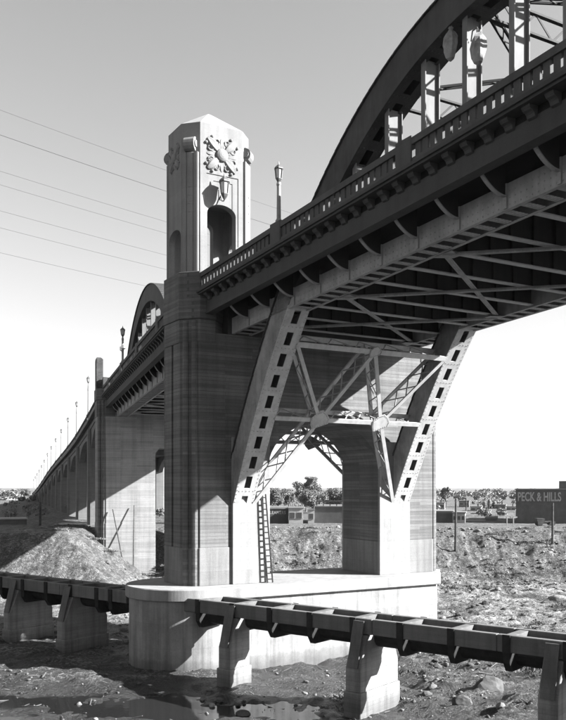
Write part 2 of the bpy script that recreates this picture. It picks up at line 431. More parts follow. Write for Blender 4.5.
def rivet(mb, p, n, r=.036):
    n = Vector(n).normalized(); a = n.orthogonal().normalized(); b_ = n.cross(a); o = len(mb.v)
    for rr, h in ((r, 0), (r*.55, r*.75)):
        for k in range(6): t_ = math.pi/3*k; mb.v.append(tuple(p + a*rr*math.cos(t_) + b_*rr*math.sin(t_) + n*h))
    for k in range(6): mb.f.append((o+k, o+(k+1) % 6, o+6+(k+1) % 6, o+6+k))
    mb.f.append(tuple(o+6+k for k in range(6)))
def deck(sp, label, fine=True):
    t = thing('bridge_deck', label, 'bridge deck', P0, sp.th)
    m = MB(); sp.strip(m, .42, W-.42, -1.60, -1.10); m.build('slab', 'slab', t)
    for u0, u1, u2 in ((-.24, .46, .42), (W+.24, W-.46, W-.42)):
        m = MB(); sp.strip(m, u0, u2, -1.20, -1.06); sp.strip(m, u0*.6 if u0 < 0 else W+.14, u2, -1.30, -1.203)
        m.build('cornice', 'deckc', t)
    for side in (0, 1):
        m = MB(); a, b_ = (.36, .80) if side == 0 else (W-.36, W-.80)
        sp.strip(m, a, b_, -2.30, -1.603)
        sp.strip(m, a-.07 if side == 0 else a+.07, b_, -2.40, -2.303); m.build('fascia_beam', 'deckc', t)
    # corbels under the cornice
    cp = None; nmax = int((sp.v1-sp.v0-.8)/1.0)
    for side in (0, 1):
        for i in range(nmax):
            v = sp.v0 + .7 + i*1.0
            loc = (0 if side == 0 else W, sp.sgn*v, sp.zp(v))
            if cp is None:
                m = MB(); prof = [(.40, -1.31), (.0, -1.31), (.0, -1.38), (.06, -1.46), (.16, -1.50), (.22, -1.56), (.26, -1.66), (.34, -1.70), (.358, -1.70)]
                m.extrude([(u, -.18, z) for u, z in prof], (0, .36, 0)); cp = m.build('corbel', 'deckc', t, loc)
            else: inst(cp, 'corbel', t, loc, (0, 0, math.pi) if side else None)
    # tie girders
    for side in (0, 1):
        u0, u1 = (sp.ur, sp.ur+1.35) if side == 0 else (W-sp.ur, W-sp.ur-1.35)
        sg = 1 if side == 0 else -1
        g_ = MB(); sp.strip(g_, u0, u0+.06*sg, -3.35, -2.45); sp.strip(g_, u1-.06*sg, u1, -3.35, -2.45)
        sp.strip(g_, u0, u0+.2*sg, -3.40, -3.353); sp.strip(g_, u1-.2*sg, u1, -3.40, -3.353)
        gi = g_.build('tie_girder', 'steel', t)
        if sp.sgn < 0 and side == 0:
            rv = MB(); v = sp.v0 + .2
            while v < 34:
                for dz in (-3.27, -3.0, -2.75): rivet(rv, sp.P(u0-.001, v, sp.zp(v)+dz), Vector((-1, 0, 0)))
                v += .28
            tag(rv.build('rivets', 'steel', gi), kind='stuff')
        bp = None; n = int((sp.v1-sp.v0)/(NB/3))
        for i in range(n):
            v = sp.v0 + .35 + i*NB/3
            loc = ((u0+u1)/2, sp.sgn*v, sp.zp(v)-3.375)
            if bp is None: m = MB(); m.box((-.45, -.19, -.012), (.45, .19, .012)); bp = m.build('batten_plate', 'steel', gi, loc)
            else: inst(bp, 'batten_plate', gi, loc)
        st = None
        for v in sp.fb:
            loc = (u0-.035*sg, sp.sgn*v, sp.zp(v))
            if st is None: m = MB(); m.box((-.035, -.08, -3.37), (.033, .08, -2.45)); st = m.build('stiffener', 'steel', gi, loc)
            else: inst(st, 'stiffener', gi, loc)
    # cantilever brackets with a curved lower flange
    bk = None
    for side in (0, 1):
        for v in sp.fb:
            u1 = sp.ur - .08
            loc = (0 if side == 0 else W, sp.sgn*v, sp.zp(v))
            if bk is None:
                m = MB(); pts = []
                for i in range(9):
                    k = i/8; uu = .82 + (u1-.82)*k
                    zz = -2.20 - .74*math.sin(k*math.pi/2)**.85 + .05*k
                    pts.append((uu, zz))
                m.extrude([(.82, -.03, -1.61)] + [(a, -.03, z) for a, z in pts] + [(u1, -.03, -1.61)], (0, .06, 0))
                bk = m.build('bracket', 'steel_dark', t, loc)
                m = MB()
                for (a, z), (c, z2) in zip(pts[:-1], pts[1:]): m.beam((a, 0, z-.03), (c, 0, z2-.03), .17, .05)
                bf_ = m.build('flange', 'steel', bk)
            else: g2 = inst(bk, 'bracket', t, loc, (0, 0, math.pi) if side else None); inst(bf_, 'flange', g2, (0, 0, 0))
    # floor beams, stringers, wind bracing
    f = None
    ua, ub = sp.ur+1.37, W-sp.ur-1.37
    for v in sp.fb:
        loc = (0, sp.sgn*v, sp.zp(v))
        if f is None:
            m = MB(); m.box((ua, -.02, -3.24), (ub, .02, -1.62))
            for k in range(1, 8): x = ua + (ub-ua)*k/8; m.box((x-.04, -.14, -3.238), (x+.04, -.022, -1.62)); m.box((x-.04, .022, -3.238), (x+.04, .14, -1.62))
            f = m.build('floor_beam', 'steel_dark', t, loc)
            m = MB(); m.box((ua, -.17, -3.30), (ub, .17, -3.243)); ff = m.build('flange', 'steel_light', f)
        else: g2 = inst(f, 'floor_beam', t, loc); inst(ff, 'flange', g2, (0, 0, 0))
    for k in range(6):
        u = ua + (ub-ua)*(k+.5)/6
        m = MB()
        ed = [sp.v0+.1] + sp.fb + [sp.v1-.1]
        for a, c in zip(ed[:-1], ed[1:]):
            p = sp.P(u, a+.05, sp.zp(a)-1.86); q = sp.P(u, c-.05, sp.zp(c)-1.86)
            m.beam(p, q, .05, .50); m.beam(p+Vector((0, 0, -.27)), q+Vector((0, 0, -.27)), .26, .04)
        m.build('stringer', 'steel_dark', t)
    fb = sp.fb; zb = -3.36
    i = 0
    while i + 3 < len(fb):
        a, c = fb[i], fb[i+3]
        for (x0, x1, dz) in ((ua, ub, 0), (ub, ua, .13)):
            m = MB(); p = sp.P(x0, a, sp.zp(a)+zb+dz-.09); q = sp.P(x1, c, sp.zp(c)+zb+dz-.09)
            m.beam(p, q, .24, .07); m.beam(p+Vector((0, 0, .03)), q+Vector((0, 0, .03)), .05, .16); m.build('wind_brace', 'steel', t)
        i += 3
    for v in fb[::3]:
        for u, s2 in ((ua, 1), (ub, -1)):
            m = MB(); z = sp.zp(v)-3.42
            m.extrude([(u-.1*s2, sp.sgn*v-.65, z-.012), (u+.75*s2, sp.sgn*v-.2, z-.012), (u+.75*s2, sp.sgn*v+.2, z-.012), (u-.1*s2, sp.sgn*v+.65, z-.012)], (0, 0, .02)); m.build('gusset_plate', 'steel', t)
    return t

def rib(sp, side, label):
    t = thing('arch_rib', label, 'bridge arch', P0, sp.th)
    u0, u1 = (sp.ur, sp.ur+1.35) if side == 0 else (W-sp.ur-1.35, W-sp.ur)
    va = sp.v0 - .05 + (3.5 if sp.sgn > 0 and side else 0); vb = sp.v1 - .6      # the outer end dies on the deck
    while sp.ext(vb) < sp.zp(vb) - 1.0: vb -= .05
    FL = lambda v: sp.zp(v) - 1.09 if v > sp.lc else -50
    IT = lambda v: max(sp.itr(v), FL(v))
    N = 84; vs = [va + (vb-va)*i/N for i in range(N+1)]
    def pair(v):
        dz = (sp.itr(v+.01)-sp.itr(v-.01))/.02; q = math.hypot(1, dz)
        ve, ze = v - dz/q*1.38, sp.itr(v) + 1.38/q
        return (v, IT(v)), (ve, max(ze, FL(ve) + .05, IT(v)*(v > sp.lc) - .2))
    PR = [pair(v) for v in vs]
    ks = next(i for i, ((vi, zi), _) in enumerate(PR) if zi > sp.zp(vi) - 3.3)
    for a, c, PRs, nm, mt in [(u0, u0+.08, PR[ks:], 'web_plate', 'rib'), (u1-.08, u1, PR[ks:], 'web_plate', 'rib'), (u0, u0+.08, PR[:ks+1], 'strut_web', 'leg_bounce'), (u1-.08, u1, PR[:ks+1], 'strut_web', 'leg_bounce')]:  # same webs, coloured paler below the deck for bounced light
        m = MB(); N = len(PRs)-1
        for (vi, zi), (ve, ze) in PRs:
            for (u, v, z) in ((a, vi, zi), (c, vi, zi), (c, ve, ze), (a, ve, ze)): m.v.append((u, sp.sgn*v, z))
        for i in range(N):
            for k in range(4): m.f.append((4*i+k, 4*i+(k+1) % 4, 4*i+4+(k+1) % 4, 4*i+4+k))
        m.f.append((0, 1, 2, 3)); m.f.append((4*N+3, 4*N+2, 4*N+1, 4*N))
        m.build(nm, mt, t)
    m = MB()
    for (_, (a, za)), (_, (c, zc)) in zip(PR[:-1], PR[1:]):
        m.beam(sp.P((u0+u1)/2, a-.02, za+.03), sp.P((u0+u1)/2, c+.02, zc+.03), 1.55, .06)
    m.build('top_plate', 'steel_arch', t)
    # perforated lower cover plate
    m = MB(); m2 = MB(); rv = MB(); arc = [0]; fine = [va + (vb-va)*i/900 for i in range(901)]
    for a, c in zip(fine[:-1], fine[1:]): arc.append(arc[-1] + math.hypot(c-a, sp.itr(c)-sp.itr(a)))
    def at(sv):
        v = float(np.interp(sv, arc, fine)); return v
    um = (u0+u1)/2; tot = arc[-1]; pitch = 1.28; n = int(tot/pitch)
    for i in range(n):
        s0 = tot*i/n; s1 = tot*(i+1)/n; hole = .80
        v_a, v_b = at(s0), at(s1)
        if IT(v_b) > sp.itr(v_b) + .01: break
        vh0, vh1 = at(s0+(s1-s0-hole)/2), at(s1-(s1-s0-hole)/2)
        def pt(u, v): return sp.P(u, v, sp.itr(v)-.03)
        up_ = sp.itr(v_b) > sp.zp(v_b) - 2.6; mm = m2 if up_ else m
        for a, c in ((v_a, vh0), (vh1, v_b)): mm.beam(pt(um, a), pt(um, c), 1.37, .05)
        for uu in (u0+.23, u1-.23): mm.beam(pt(uu, vh0), pt(uu, vh1), .48, .05)
        if not up_ and sp.sgn < 0:
            dn = Vector((0, sp.sgn*(sp.itr(v_b)-sp.itr(v_a)), -(v_b-v_a))).normalized()
            for k in range(5):
                v = v_a + (v_b-v_a)*(k+.5)/5
                for uu in (u0+.07, u1-.07): rivet(rv, pt(uu, v)+dn*.024, dn)
            for k in range(5): rivet(rv, pt(u0+.2+k*.237, v_a+(vh0-v_a)*.3)+dn*.024, dn)
            if side == 0:
                for k in range(5):
                    v = v_a + (v_b-v_a)*(k+.5)/5; (vi, zi), (ve, ze) = pair(v)
                    for q in (.06, .94): rivet(rv, sp.P(u0-.001, vi+(ve-vi)*q, zi+(ze-zi)*q), Vector((-1, 0, 0)))
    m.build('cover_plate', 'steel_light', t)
    if m2.v: m2.build('cover_plate', 'steel_arch', t)  # darker above the deck like the webs, difference in light put into colour
    if rv.v: tag(rv.build('rivets', 'steel', t), kind='stuff')
    # hangers above the deck
    h = 0
    for v in sp.fb:
        zt = sp.itr(v)+.05; zb = sp.zp(v)-1.08
        if zt - zb < 1.2: continue
        m = MB()
        uc = (u0+u1)/2; y = sp.sgn*v
        m.box((uc-.40, y-.14, zb), (uc-.35, y+.14, zt)); m.box((uc+.35, y-.14, zb), (uc+.40, y+.14, zt))
        m.box((uc-.347, y-.02, zb), (uc+.347, y+.02, zt))
        m.build('hanger', 'hanger', t)
    return t

def parapet(sp, side, label, posts, individual, v0=None, v1=None, gap=True):
    t = thing('parapet', label, 'parapet', P0, sp.th)
    v0 = sp.v0 + .02 if v0 is None else v0; v1 = sp.v1 if v1 is None else v1
    U = (lambda u: u) if side == 0 else (lambda u: W-u)
    m = MB(); sp.strip(m, U(.0), U(.34), -1.055, -.78, v0, v1, 40); m.build('base_course', 'parapet', t)
    m = MB(); sp.strip(m, U(-.03), U(.37), -.27, 0, v0, v1, 40); m.build('coping', 'parapet', t)
    for v in posts:
        m = MB(); z = sp.zp(v)
        a, b_ = sorted((U(-.06), U(.42))); m.box((a, sp.sgn*v-.5, z-1.053), (b_, sp.sgn*v+.5, z+.12)); m.build('post', 'parapet', t, bevel=.03)
    bal = None; rows = MB(); pitch = .43; v = v0 + .3
    a, b_ = sorted((U(.06), U(.165)))
    while v < v1 - .3:
        k = (v - v0) % NB
        if all(abs(v-p) > .66 for p in posts):
            wd = .15
            if individual:
                loc = (0, sp.sgn*v, sp.zp(v))
                if bal is None: m = MB(); m.box((a, -wd, -.782), (b_, wd, -.268)); bal = m.build('baluster', 'parapet', t, loc)
                else: inst(bal, 'baluster', t, loc)
            else: rows.box((a, sp.sgn*v-wd, sp.zp(v)-.782), (b_, sp.sgn*v+wd, sp.zp(v)-.268))
        v += pitch
    if not individual: tag(rows.build('baluster_row', 'parapet', t), kind='stuff')
    return t

def portal(sp, label, dz=0, kk=1.0, bk=1.15):
    """sway frame between the two ribs below the deck"""
    t = thing('portal_brace', label, 'steel bracing', P0, sp.th)
    zt = sp.zp(sp.v0) - 4.7; zm = sp.zp(sp.v0) - 8.6 - dz; zf = sp.zp(sp.v0) - 13.7
    ua, ub = sp.ur+1.33, W-sp.ur-1.33; um = W/2
    def node(u, z): return sp.P(u, sp.v_at(z)+.02, z)
    up = (node(um, zt) - node(um, zf)).normalized(); nrm = Vector((1, 0, 0)).cross(up); nrm.normalize()
    if nrm.y*sp.sgn < 0: nrm = -nrm
    back = -nrm*bk
    k = (zt-zm)/(zt-zf+.2)*kk
    NT, FT, B_ = node(ua, zt), node(ub, zt), node(um, zt)
    NM, FM = node(ua, zm), node(ub, zm)
    NF, FF = node(ua, zf), node(ub, zf)
    A_ = node(um+(ua-um)*k, zm); C_ = node(um+(ub-um)*k, zm)
    def member(nm, p, q, wd, lw=.07, pit=None):
        m = MB(); m.beam(p, q, wd, .10, nrm); m.beam(p+back, q+back, wd, .10, nrm); m.build(nm, 'steel_light', t)
        l = MB(); d = q-p; c = max(2, int(d.length/(pit or .95)))
        side = d.normalized().cross(nrm)*(wd/2-.03)
        for sgn in (-1, 1):
            for i in range(c):
                a, b_ = (Vector(), back) if (i+(sgn > 0)) % 2 == 0 else (back, Vector())
                l.beam(p+d*(i/c)+a+side*sgn, p+d*((i+1)/c)+b_+side*sgn, lw, .035, side)
        l.build('lacing', 'steel', t)
    member('top_strut', NT, FT, .30); member('middle_strut', NM, FM, .26)
    member('diagonal', NT, A_, .22); member('diagonal', FT, C_, .22)
    member('diagonal', B_, A_, .24); member('diagonal', B_, C_, .24)
    member('diagonal', A_, NF, .24); member('diagonal', C_, FF, .24)
    for p, r in ((A_, .55), (C_, .55), (B_, .36)):
        m = MB(); ex = Vector((1, 0, 0)); pts = [p+nrm*.06+ex*r*q[0]+up*r*q[1] for q in ((-1.2,.25),(-.55,.9),(.1,1.15),(.7,.8),(1.2,.2),(1.1,-.35),(.2,-.7),(-.75,-1.1),(-1.1,-.45))]
        m.extrude(pts, nrm*.025); gp = m.build('gusset_plate', 'steel_light', t)
        if sp.sgn < 0:
            rv = MB(); c0 = sum(pts, Vector())/len(pts)
            for a, b_ in zip(pts, pts[1:]+pts[:1]):
                for q in (.0, .33, .66): rivet(rv, c0+(a+(b_-a)*q-c0)*.86+nrm*.024, nrm)
            tag(rv.build('rivets', 'steel', gp), kind='stuff')
    return t

def crown_bracing(sp, label):
    t = thing('crown_bracing', label, 'steel bracing', P0, sp.th)
    ua, ub = sp.ur+1.33, W-sp.ur-1.33
    vs = [v for v in sp.fb if sp.itr(v) - sp.zp(v) > 2.6]
    vs = vs[::2]
    zc = lambda v: (sp.ext(v)+sp.itr(v))/2
    for v in vs:
        m = MB(); m.laced(sp.P(ua, v, zc(v)), sp.P(ub, v, zc(v)), .9, .2, 0, (0, 0, 1), .09, .95); m.build('cross_strut', 'steel_dark', t)
    for a, c in zip(vs[:-1], vs[1:]):
        for x0, x1, dz in ((ua, ub, .32), (ub, ua, .12)):
            m = MB(); m.laced(sp.P(x0, a, zc(a)+dz), sp.P(x1, c, zc(c)+dz), .34, .1, 0, (0, 1, 0), .05, .6); m.build('diagonal', 'steel_dark', t)
    return t

deck(RS, 'riveted steel and concrete deck of the near arch span, upper right')
deck(LS, 'dark deck of the far arch span left of the river pier')
rib(RS, 0, 'near riveted arch rib rising through the deck at upper right')
rib(RS, 1, 'farther arch rib of the near span, perforated strut right of the pier arch')
rib(LS, 0, 'small pale looking arch hump above the far deck, left of the tower')
rib(LS, 1, 'second arch rib of the far span, mostly hidden behind the tower')
parapet(RS, 0, 'slotted concrete parapet along the near edge of the near span', [11.1, 21.34, 31.58, 41.8], True)
parapet(RS, 1, 'slotted concrete parapet on the far edge of the near span', [11.1, 21.34, 31.58, 41.8], False)
parapet(LS, 0, 'slotted parapet on the far span between tower and second pier', [10.5, 20.7, 30.9, 41.1], False)
parapet(LS, 1, 'hidden side parapet of the far span behind the arches', [10.5, 20.7, 30.9, 41.1], False)
portal(RS, 'pale laced K shaped bracing between the two perforated struts')
portal(LS, 'dark laced bracing seen against the sky through the pier arch', .5, .72, 1.15)
crown_bracing(RS, 'laced overhead bracing between the near span arch ribs')
crown_bracing(LS, 'laced overhead bracing between the far span arch ribs')

# ------------------------------------------------------------------ river pier
def oct_plan(u0, u1, v0, v1, c, notch=None):
    p = [(u0+c, v0), (u1-c, v0), (u1, v0+c), (u1, v1-c), (u1-c, v1), (u0+c, v1), (u0, v1-c)]
    if notch: a, b_, d = notch; p += [(u0, b_), (u0+d, b_), (u0+d, a), (u0, a)]
    p += [(u0, v0+c)]
    return p
def pier(loc, th, label, kind):
    t = thing('bridge_pier', label, 'pier', loc, th)
    main = kind == 'river'
    z0, z1, z2 = (4.86, 7.1, 19.85) if main else (.2, 6.6, 19.2)
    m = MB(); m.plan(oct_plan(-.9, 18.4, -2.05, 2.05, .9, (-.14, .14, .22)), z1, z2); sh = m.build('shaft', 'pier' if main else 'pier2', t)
    c = MB()
    if main:
        ua, ub, zs, rise = 4.6, 12.9, 11.9, 2.95
        poly = [(ua, -4, 1)] + [((ua+ub)/2 - (ub-ua)/2*math.cos(math.pi*i/20), -4, zs+rise*math.sin(math.pi*i/20)) for i in range(21)] + [(ub, -4, 1)]
    else:
        ua, ub = 5.6, 11.9
        poly = [(ua, -4, 1), (ua, -4, 14.6), (ua+.5, -4, 15.2), (ub-.5, -4, 15.2), (ub, -4, 14.6), (ub, -4, 1)]
    c.extrude(poly, (0, 8, 0)); cut(sh, c)
    for u0, u1 in ((-.94, ua-.003), (ub+.003, 18.44)):
        m = MB(); p = [(u0+.9, -2.09), (u1, -2.09), (u1, 2.09), (u0+.9, 2.09), (u0, 1.19), (u0, -1.19)] if u0 < 0 else [(u0, -2.09), (u1-.9, -2.09), (u1, -1.19), (u1, 1.19), (u1-.9, 2.09), (u0, 2.09)]
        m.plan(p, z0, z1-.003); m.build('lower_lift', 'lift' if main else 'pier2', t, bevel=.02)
    # pilasters that carry the arch feet
    for u0, u1 in ((2.05, ua-.01), (ub+.01, 15.45)) if main else ():
        for s2 in (1, -1):
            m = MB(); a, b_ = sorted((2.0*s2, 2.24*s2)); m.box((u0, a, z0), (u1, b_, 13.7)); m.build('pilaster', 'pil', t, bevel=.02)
    m = MB(); m.box((1.85, -1.98, z2+.004), (15.65, 1.98, 22.0 if main else 20.7)); m.build('deck_seat', 'deckc', t)
    # round ribs on the chamfered corners
    for (uc, vc) in ((-.45, -1.6), (-.45, 1.6), (17.95, -1.6), (17.95, 1.6)):
        su = 1 if uc > 0 else -1; sv = 1 if vc > 0 else -1
        for off in (-.30, .26):
            m = MB(); m.lathe([(.2, z0), (.2, 20.5)], (uc+off*.707*sv*1.0, vc-off*.707*su*1.0, 0), 10); m.build('corner_rib', 'pier', t, smooth=False)
    # blocks that carry the towers, rising past the deck
    for u0, u1 in ((-.95, 1.9), (15.6, 18.45)):
        m = MB(); m.plan(oct_plan(u0, u1, -2.1, 2.1, .93 if u0 < 0 else .93), z2-.6 if main else z2-.5, 20.62); m.build('end_block', 'pier', t, bevel=.02)
        m = MB(); m.plan(oct_plan(u0-.06, u1+.06, -2.16, 2.16, .95), 20.62, 21.9); m.build('belt_course', 'pier', t, bevel=.02)
    return t
river_pier = pier(P0, TH_R, 'tall board marked concrete pier with arched opening standing in the riverbed', 'river')
bt = thing('pier_base', 'broad round nosed concrete base with overhanging cap under the river pier', 'pier base', P0, TH_R)
def stadium(r, ua, ub, n=18):
    p = []
    for i in range(n+1): a = math.pi/2 + math.pi*i/n; p.append((ua+r*math.cos(a), r*math.sin(a)))
    k = r - 3.38
    return p + [(16.75+k, -r), (18.85+k, -1.0), (18.85+k, 1.0), (16.75+k, r)]
m = MB(); m.plan(stadium(3.38, -.05, 17.2, 60), -1.2, 4.16); m.build('base_body', 'base', bt)
m = MB(); m.plan(stadium(3.60, -.05, 17.25, 60), 4.163, 4.86); m.build('base_cap', 'cap', bt, bevel=.05)
bf = 17.2
# far pier at the second river bank
LF = Matrix.Rotation(TH_L, 4, 'Z')
def LP(u, L, z=0): return P0 + LF @ Vector((u, L, z))
pier(LP(.35, 48.6), TH_L, 'second concrete pier on the far bank, half in diagonal shadow', 'bank')
# pier at the near end of the near span, outside the picture
RF = Matrix.Rotation(TH_R, 4, 'Z')
def RP(u, v, z=0): return P0 + RF @ Vector((u, -v, z))
ep = pier(RP(0, 49.2), TH_R, 'concrete pier at the near end of the near span', 'bank')

# ------------------------------------------------------------------ towers
def lantern_parts(t, c, h=.95, r=.2, mat='lamp'):
    """glazed lantern with six bars, cap and finial; c is the bottom centre"""
    x, y, z = c
    m = MB(); m.lathe([(.03, -.28*h), (r*.5, -.12*h), (r*.72, 0), (r*.74, .05*h)], c, 6); m.build('lantern_base', mat, t)
    m = MB(); m.lathe([(r*.66, .052*h), (r*.86, .62*h)], c, 6); m.build('lantern_glass', 'glass', t)
    m = MB()
    for k in range(6):
        a = math.pi*k/3
        m.beam((x+r*.72*math.cos(a), y+r*.72*math.sin(a), z+.05*h), (x+r*.95*math.cos(a), y+r*.95*math.sin(a), z+.63*h), .04, .04)
    m.build('lantern_bars', mat, t)
    m = MB(); m.lathe([(r*1.15, .622*h), (r*1.05, .70*h), (r*.5, .86*h), (r*.18, .93*h), (.02, 1.12*h)], c, 6); m.build('lantern_cap', mat, t)

def tower(loc, th, label, flip=False):
    t = thing('bridge_tower', label, 'tower', loc, th + (math.pi if flip else 0))
    # local frame: u along x from -.75 to 3.75, v along -y
    m = MB(); m.plan(oct_plan(-.75, 3.75, -1.85, 1.85, .85), 21.9, 32.3); body = m.build('tower_body', 'tower', t)
    c = MB()
    def arch(u0, u1, zc, n=14):
        r = (u1-u0)/2; rise = .6
        return [(u0, 20.9)] + [((u0+u1)/2 - r*math.cos(math.pi*i/n), zc-rise+rise*math.sin(math.pi*i/n)) for i in range(n+1)] + [(u1, 20.9)]
    c.extrude([(a, -4, z+1.3) for a, z in arch(.55, 2.45, 26.3)], (0, 8, 0)); cut(body, c)
    c = MB(); c.extrude([(-3, a, z+1.3) for a, z in arch(-.95, .95, 24.9)], (9, 0, 0)); cut(body, c)
    c = MB(); c.box((-.35, -1.35, 22.0), (3.35, 1.35, 28.3)); cut(body, c)      # hollow inside
    # incised frame lines above the arches on both bridge faces
    c = MB()
    for s2 in (-1, 1):
        y0, y1 = sorted((s2*1.80, s2*1.95)); f = -1 if s2 < 0 else 1
        def gx(a, b_, z0, z1): c.box((a, y0, z0), (b_, y1, z1))
        gx(.5, 2.62, 29.30, 29.36); gx(2.56, 2.62, 25.2, 29.295); gx(.95, 2.22, 28.92, 28.97); gx(2.17, 2.22, 27.0, 28.915)
    cut(body, c)
    # plinth
    m = MB()
    P_ = oct_plan(-.98, 3.98, -2.12, 2.12, .93); m.plan(P_, 21.88, 23.42); pl = m.build('plinth', 'pier', t, bevel=.03)
    c = MB(); c.box((.55, -4, 22.0), (2.45, 4, 24)); cut(pl, c)
    # roof
    m = MB(); e = oct_plan(-.75, 3.75, -1.85, 1.85, .85)
    m.frustum(e, 32.303, [(1.5+(x-1.5)*.05, y*.05) for x, y in e], 33.7); m.build('roof', 'roof', t)
    # corner columns, rings and scrolls
    for (uc, vc) in ((-.25, -1.35), (-.25, 1.35), (3.25, -1.35), (3.25, 1.35)):
        su = 1 if uc > 1 else -1; sv = 1 if vc > 0 else -1
        dirn = Vector((su, sv, 0)).normalized(); tg = Vector((-dirn.y, dirn.x, 0))
        m = MB()
        for off, hwd in ((-.37, .14), (0, .2), (.37, .14)):      # shallow convex shafts
            rr = hwd*2.7; q = Vector((uc, vc, 0)) + dirn*(.29-rr) + tg*off; th0 = math.asin(hwd/rr)
            arc = [q + dirn*rr*math.cos(e) + tg*rr*math.sin(e) for e in [-th0+2*th0*i/8 for i in range(9)]]
            arc = [arc[0]-dirn*.3] + arc + [arc[-1]-dirn*.3]
            m.plan([(p.x, p.y) for p in arc], 23.425, 30.5)
        cc = m.build('corner_column', 'tower', t)
        for z in (27.0, 27.5, 28.0, 28.5):
            m = MB(); q = Vector((uc, vc, 0)) + dirn*.29; arc = [q-tg*.21-dirn*.2, q-tg*.21-dirn*.03, q+dirn*.03, q+tg*.21-dirn*.03, q+tg*.21-dirn*.2]; m.plan([(p.x, p.y) for p in arc], z-.05, z+.05); m.build('ring', 'tower', cc)
        m = MB(); q = Vector((uc, vc, 31.0)) + dirn*.12
        m.tube([q-tg*.33, q+tg*.33], .42, 14); sc = m.build('scroll', 'tower', t)
        m = MB(); m.tube([q+dirn*.1-tg*.40, q+dirn*.1+tg*.40], .2, 10); m.build('scroll_eye', 'tower', sc)
    # flower medallions
    def medallion(face):
        if face in 'ab': cx, cz, hw = 1.5, 30.55, 1.0; s2 = -1 if face == 'a' else 1; f = lambda a, b_, d: (cx+a, s2*(1.85+d), cz+b_)
        else: cx, cz, hw = 0, 30.55, .72; s2 = -1 if face == 'c' else 1; f = lambda a, b_, d: ((-.75-d) if face == 'c' else (3.75+d), cx+a, cz+b_)
        k = hw
        m = MB(); n = 24; o = len(m.v)
        prof = [(.40, 0), (.40, .09), (.35, .17), (.24, .23), (.12, .26), (0.01, .265)]
        for r, d in prof:
            for i in range(n): a = 2*math.pi*i/n; m.v.append(f(r*k*math.cos(a), r*k*math.sin(a), d*k))
        for j in range(len(prof)-1):
            for i in range(n): m.f.append((j*n+i, j*n+(i+1) % n, (j+1)*n+(i+1) % n, (j+1)*n+i))
        md = m.build('medallion', 'tower', t)
        def leaf(ang, r0, r1, wd, hgt, nm):
            m = MB(); L = 12; rows = 5; ca, sa = math.cos(ang), math.sin(ang)
            for i in range(L+1):
                s_ = i/L; rr = r0+(r1-r0)*s_; ww = wd*math.sin(math.pi*(.08+.84*s_))**.7
                for j in range(rows):
                    q = (j/(rows-1)-.5)*2; hh = hgt*math.sqrt(max(0, 1-q*q))*math.sin(math.pi*(.06+.88*s_))**.5
                    if j == 2: hh *= .82
                    a_, b_ = rr*ca-q*ww*sa, rr*sa+q*ww*ca
                    m.v.append(f(a_*k, b_*k, hh*k-.003))
            for i in range(L):
                for j in range(rows-1): m.f.append((i*rows+j, i*rows+j+1, (i+1)*rows+j+1, (i+1)*rows+j))
            m.build(nm, 'tower', md)
        for i in range(4): leaf(math.pi/4+math.pi/2*i, .34, 1.30, .33, .2, 'petal')
        for i in range(4):
            for d, q in ((-.34, .86), (0, .98), (.34, .86)): leaf(math.pi/2*i+d, .40, q, .17, .07, 'leaf')
        for i in range(4):
            for sg in (-1, 1):
                ca, sa = math.cos(math.pi/2*i), math.sin(math.pi/2*i); pts = []
                for j in range(19):
                    q = j/18; an = sg*(math.pi*.5 + q*math.pi*2.6); rr = .25*(1-.78*q)
                    x_, y_ = .76 + rr*math.cos(an), sg*.36 + rr*math.sin(an)
                    pts.append(f((x_*ca-y_*sa)*k, (x_*sa+y_*ca)*k, .05*k))
                m = MB(); m.tube(pts, .055*k, 6, .03*k); m.build('curl', 'tower', md)
        for i in range(4):
            for d in (-.24, .24):
                m = MB(); a = math.pi/4+math.pi/2*i+d; p = f(1.2*k*math.cos(a), 1.2*k*math.sin(a), .03); m.ellipsoid(p, (.10*k,)*3, None, 8, 5); m.build('bead', 'tower', md)
    for fc in 'abcd': medallion(fc)
    return t
tower(P0, TH_R, 'pale concrete bridge tower with flower medallion, arched passage and pyramid roof')
tower(P0 + RF @ Vector((17.5, 0, 0)), TH_R, 'matching tower on the far side of the deck, hidden by the near span', True)
def wall_lantern(th, base, u, v, z, label):
    t = thing('wall_lantern', label, 'lantern', base, th)
    s2 = -1
    lantern_parts(t, (u, -v-.55, z), 1.15, .32)
    m = MB(); m.box((u-.1, -v-.04, z-.15), (u+.1, -v+.02, z+.45)); m.build('back_plate', 'lamp', t)
    m = MB(); m.tube([(u, -v-.03, z+.1), (u, -v-.2, z-.28), (u, -v-.45, z-.36), (u, -v-.55, z-.24)], .035, 6); m.build('bracket_arm', 'lamp', t)
wall_lantern(TH_R, P0, 1.42, 1.85, 28.05, 'dark iron lantern bracketed on the sunlit tower face above the arch')

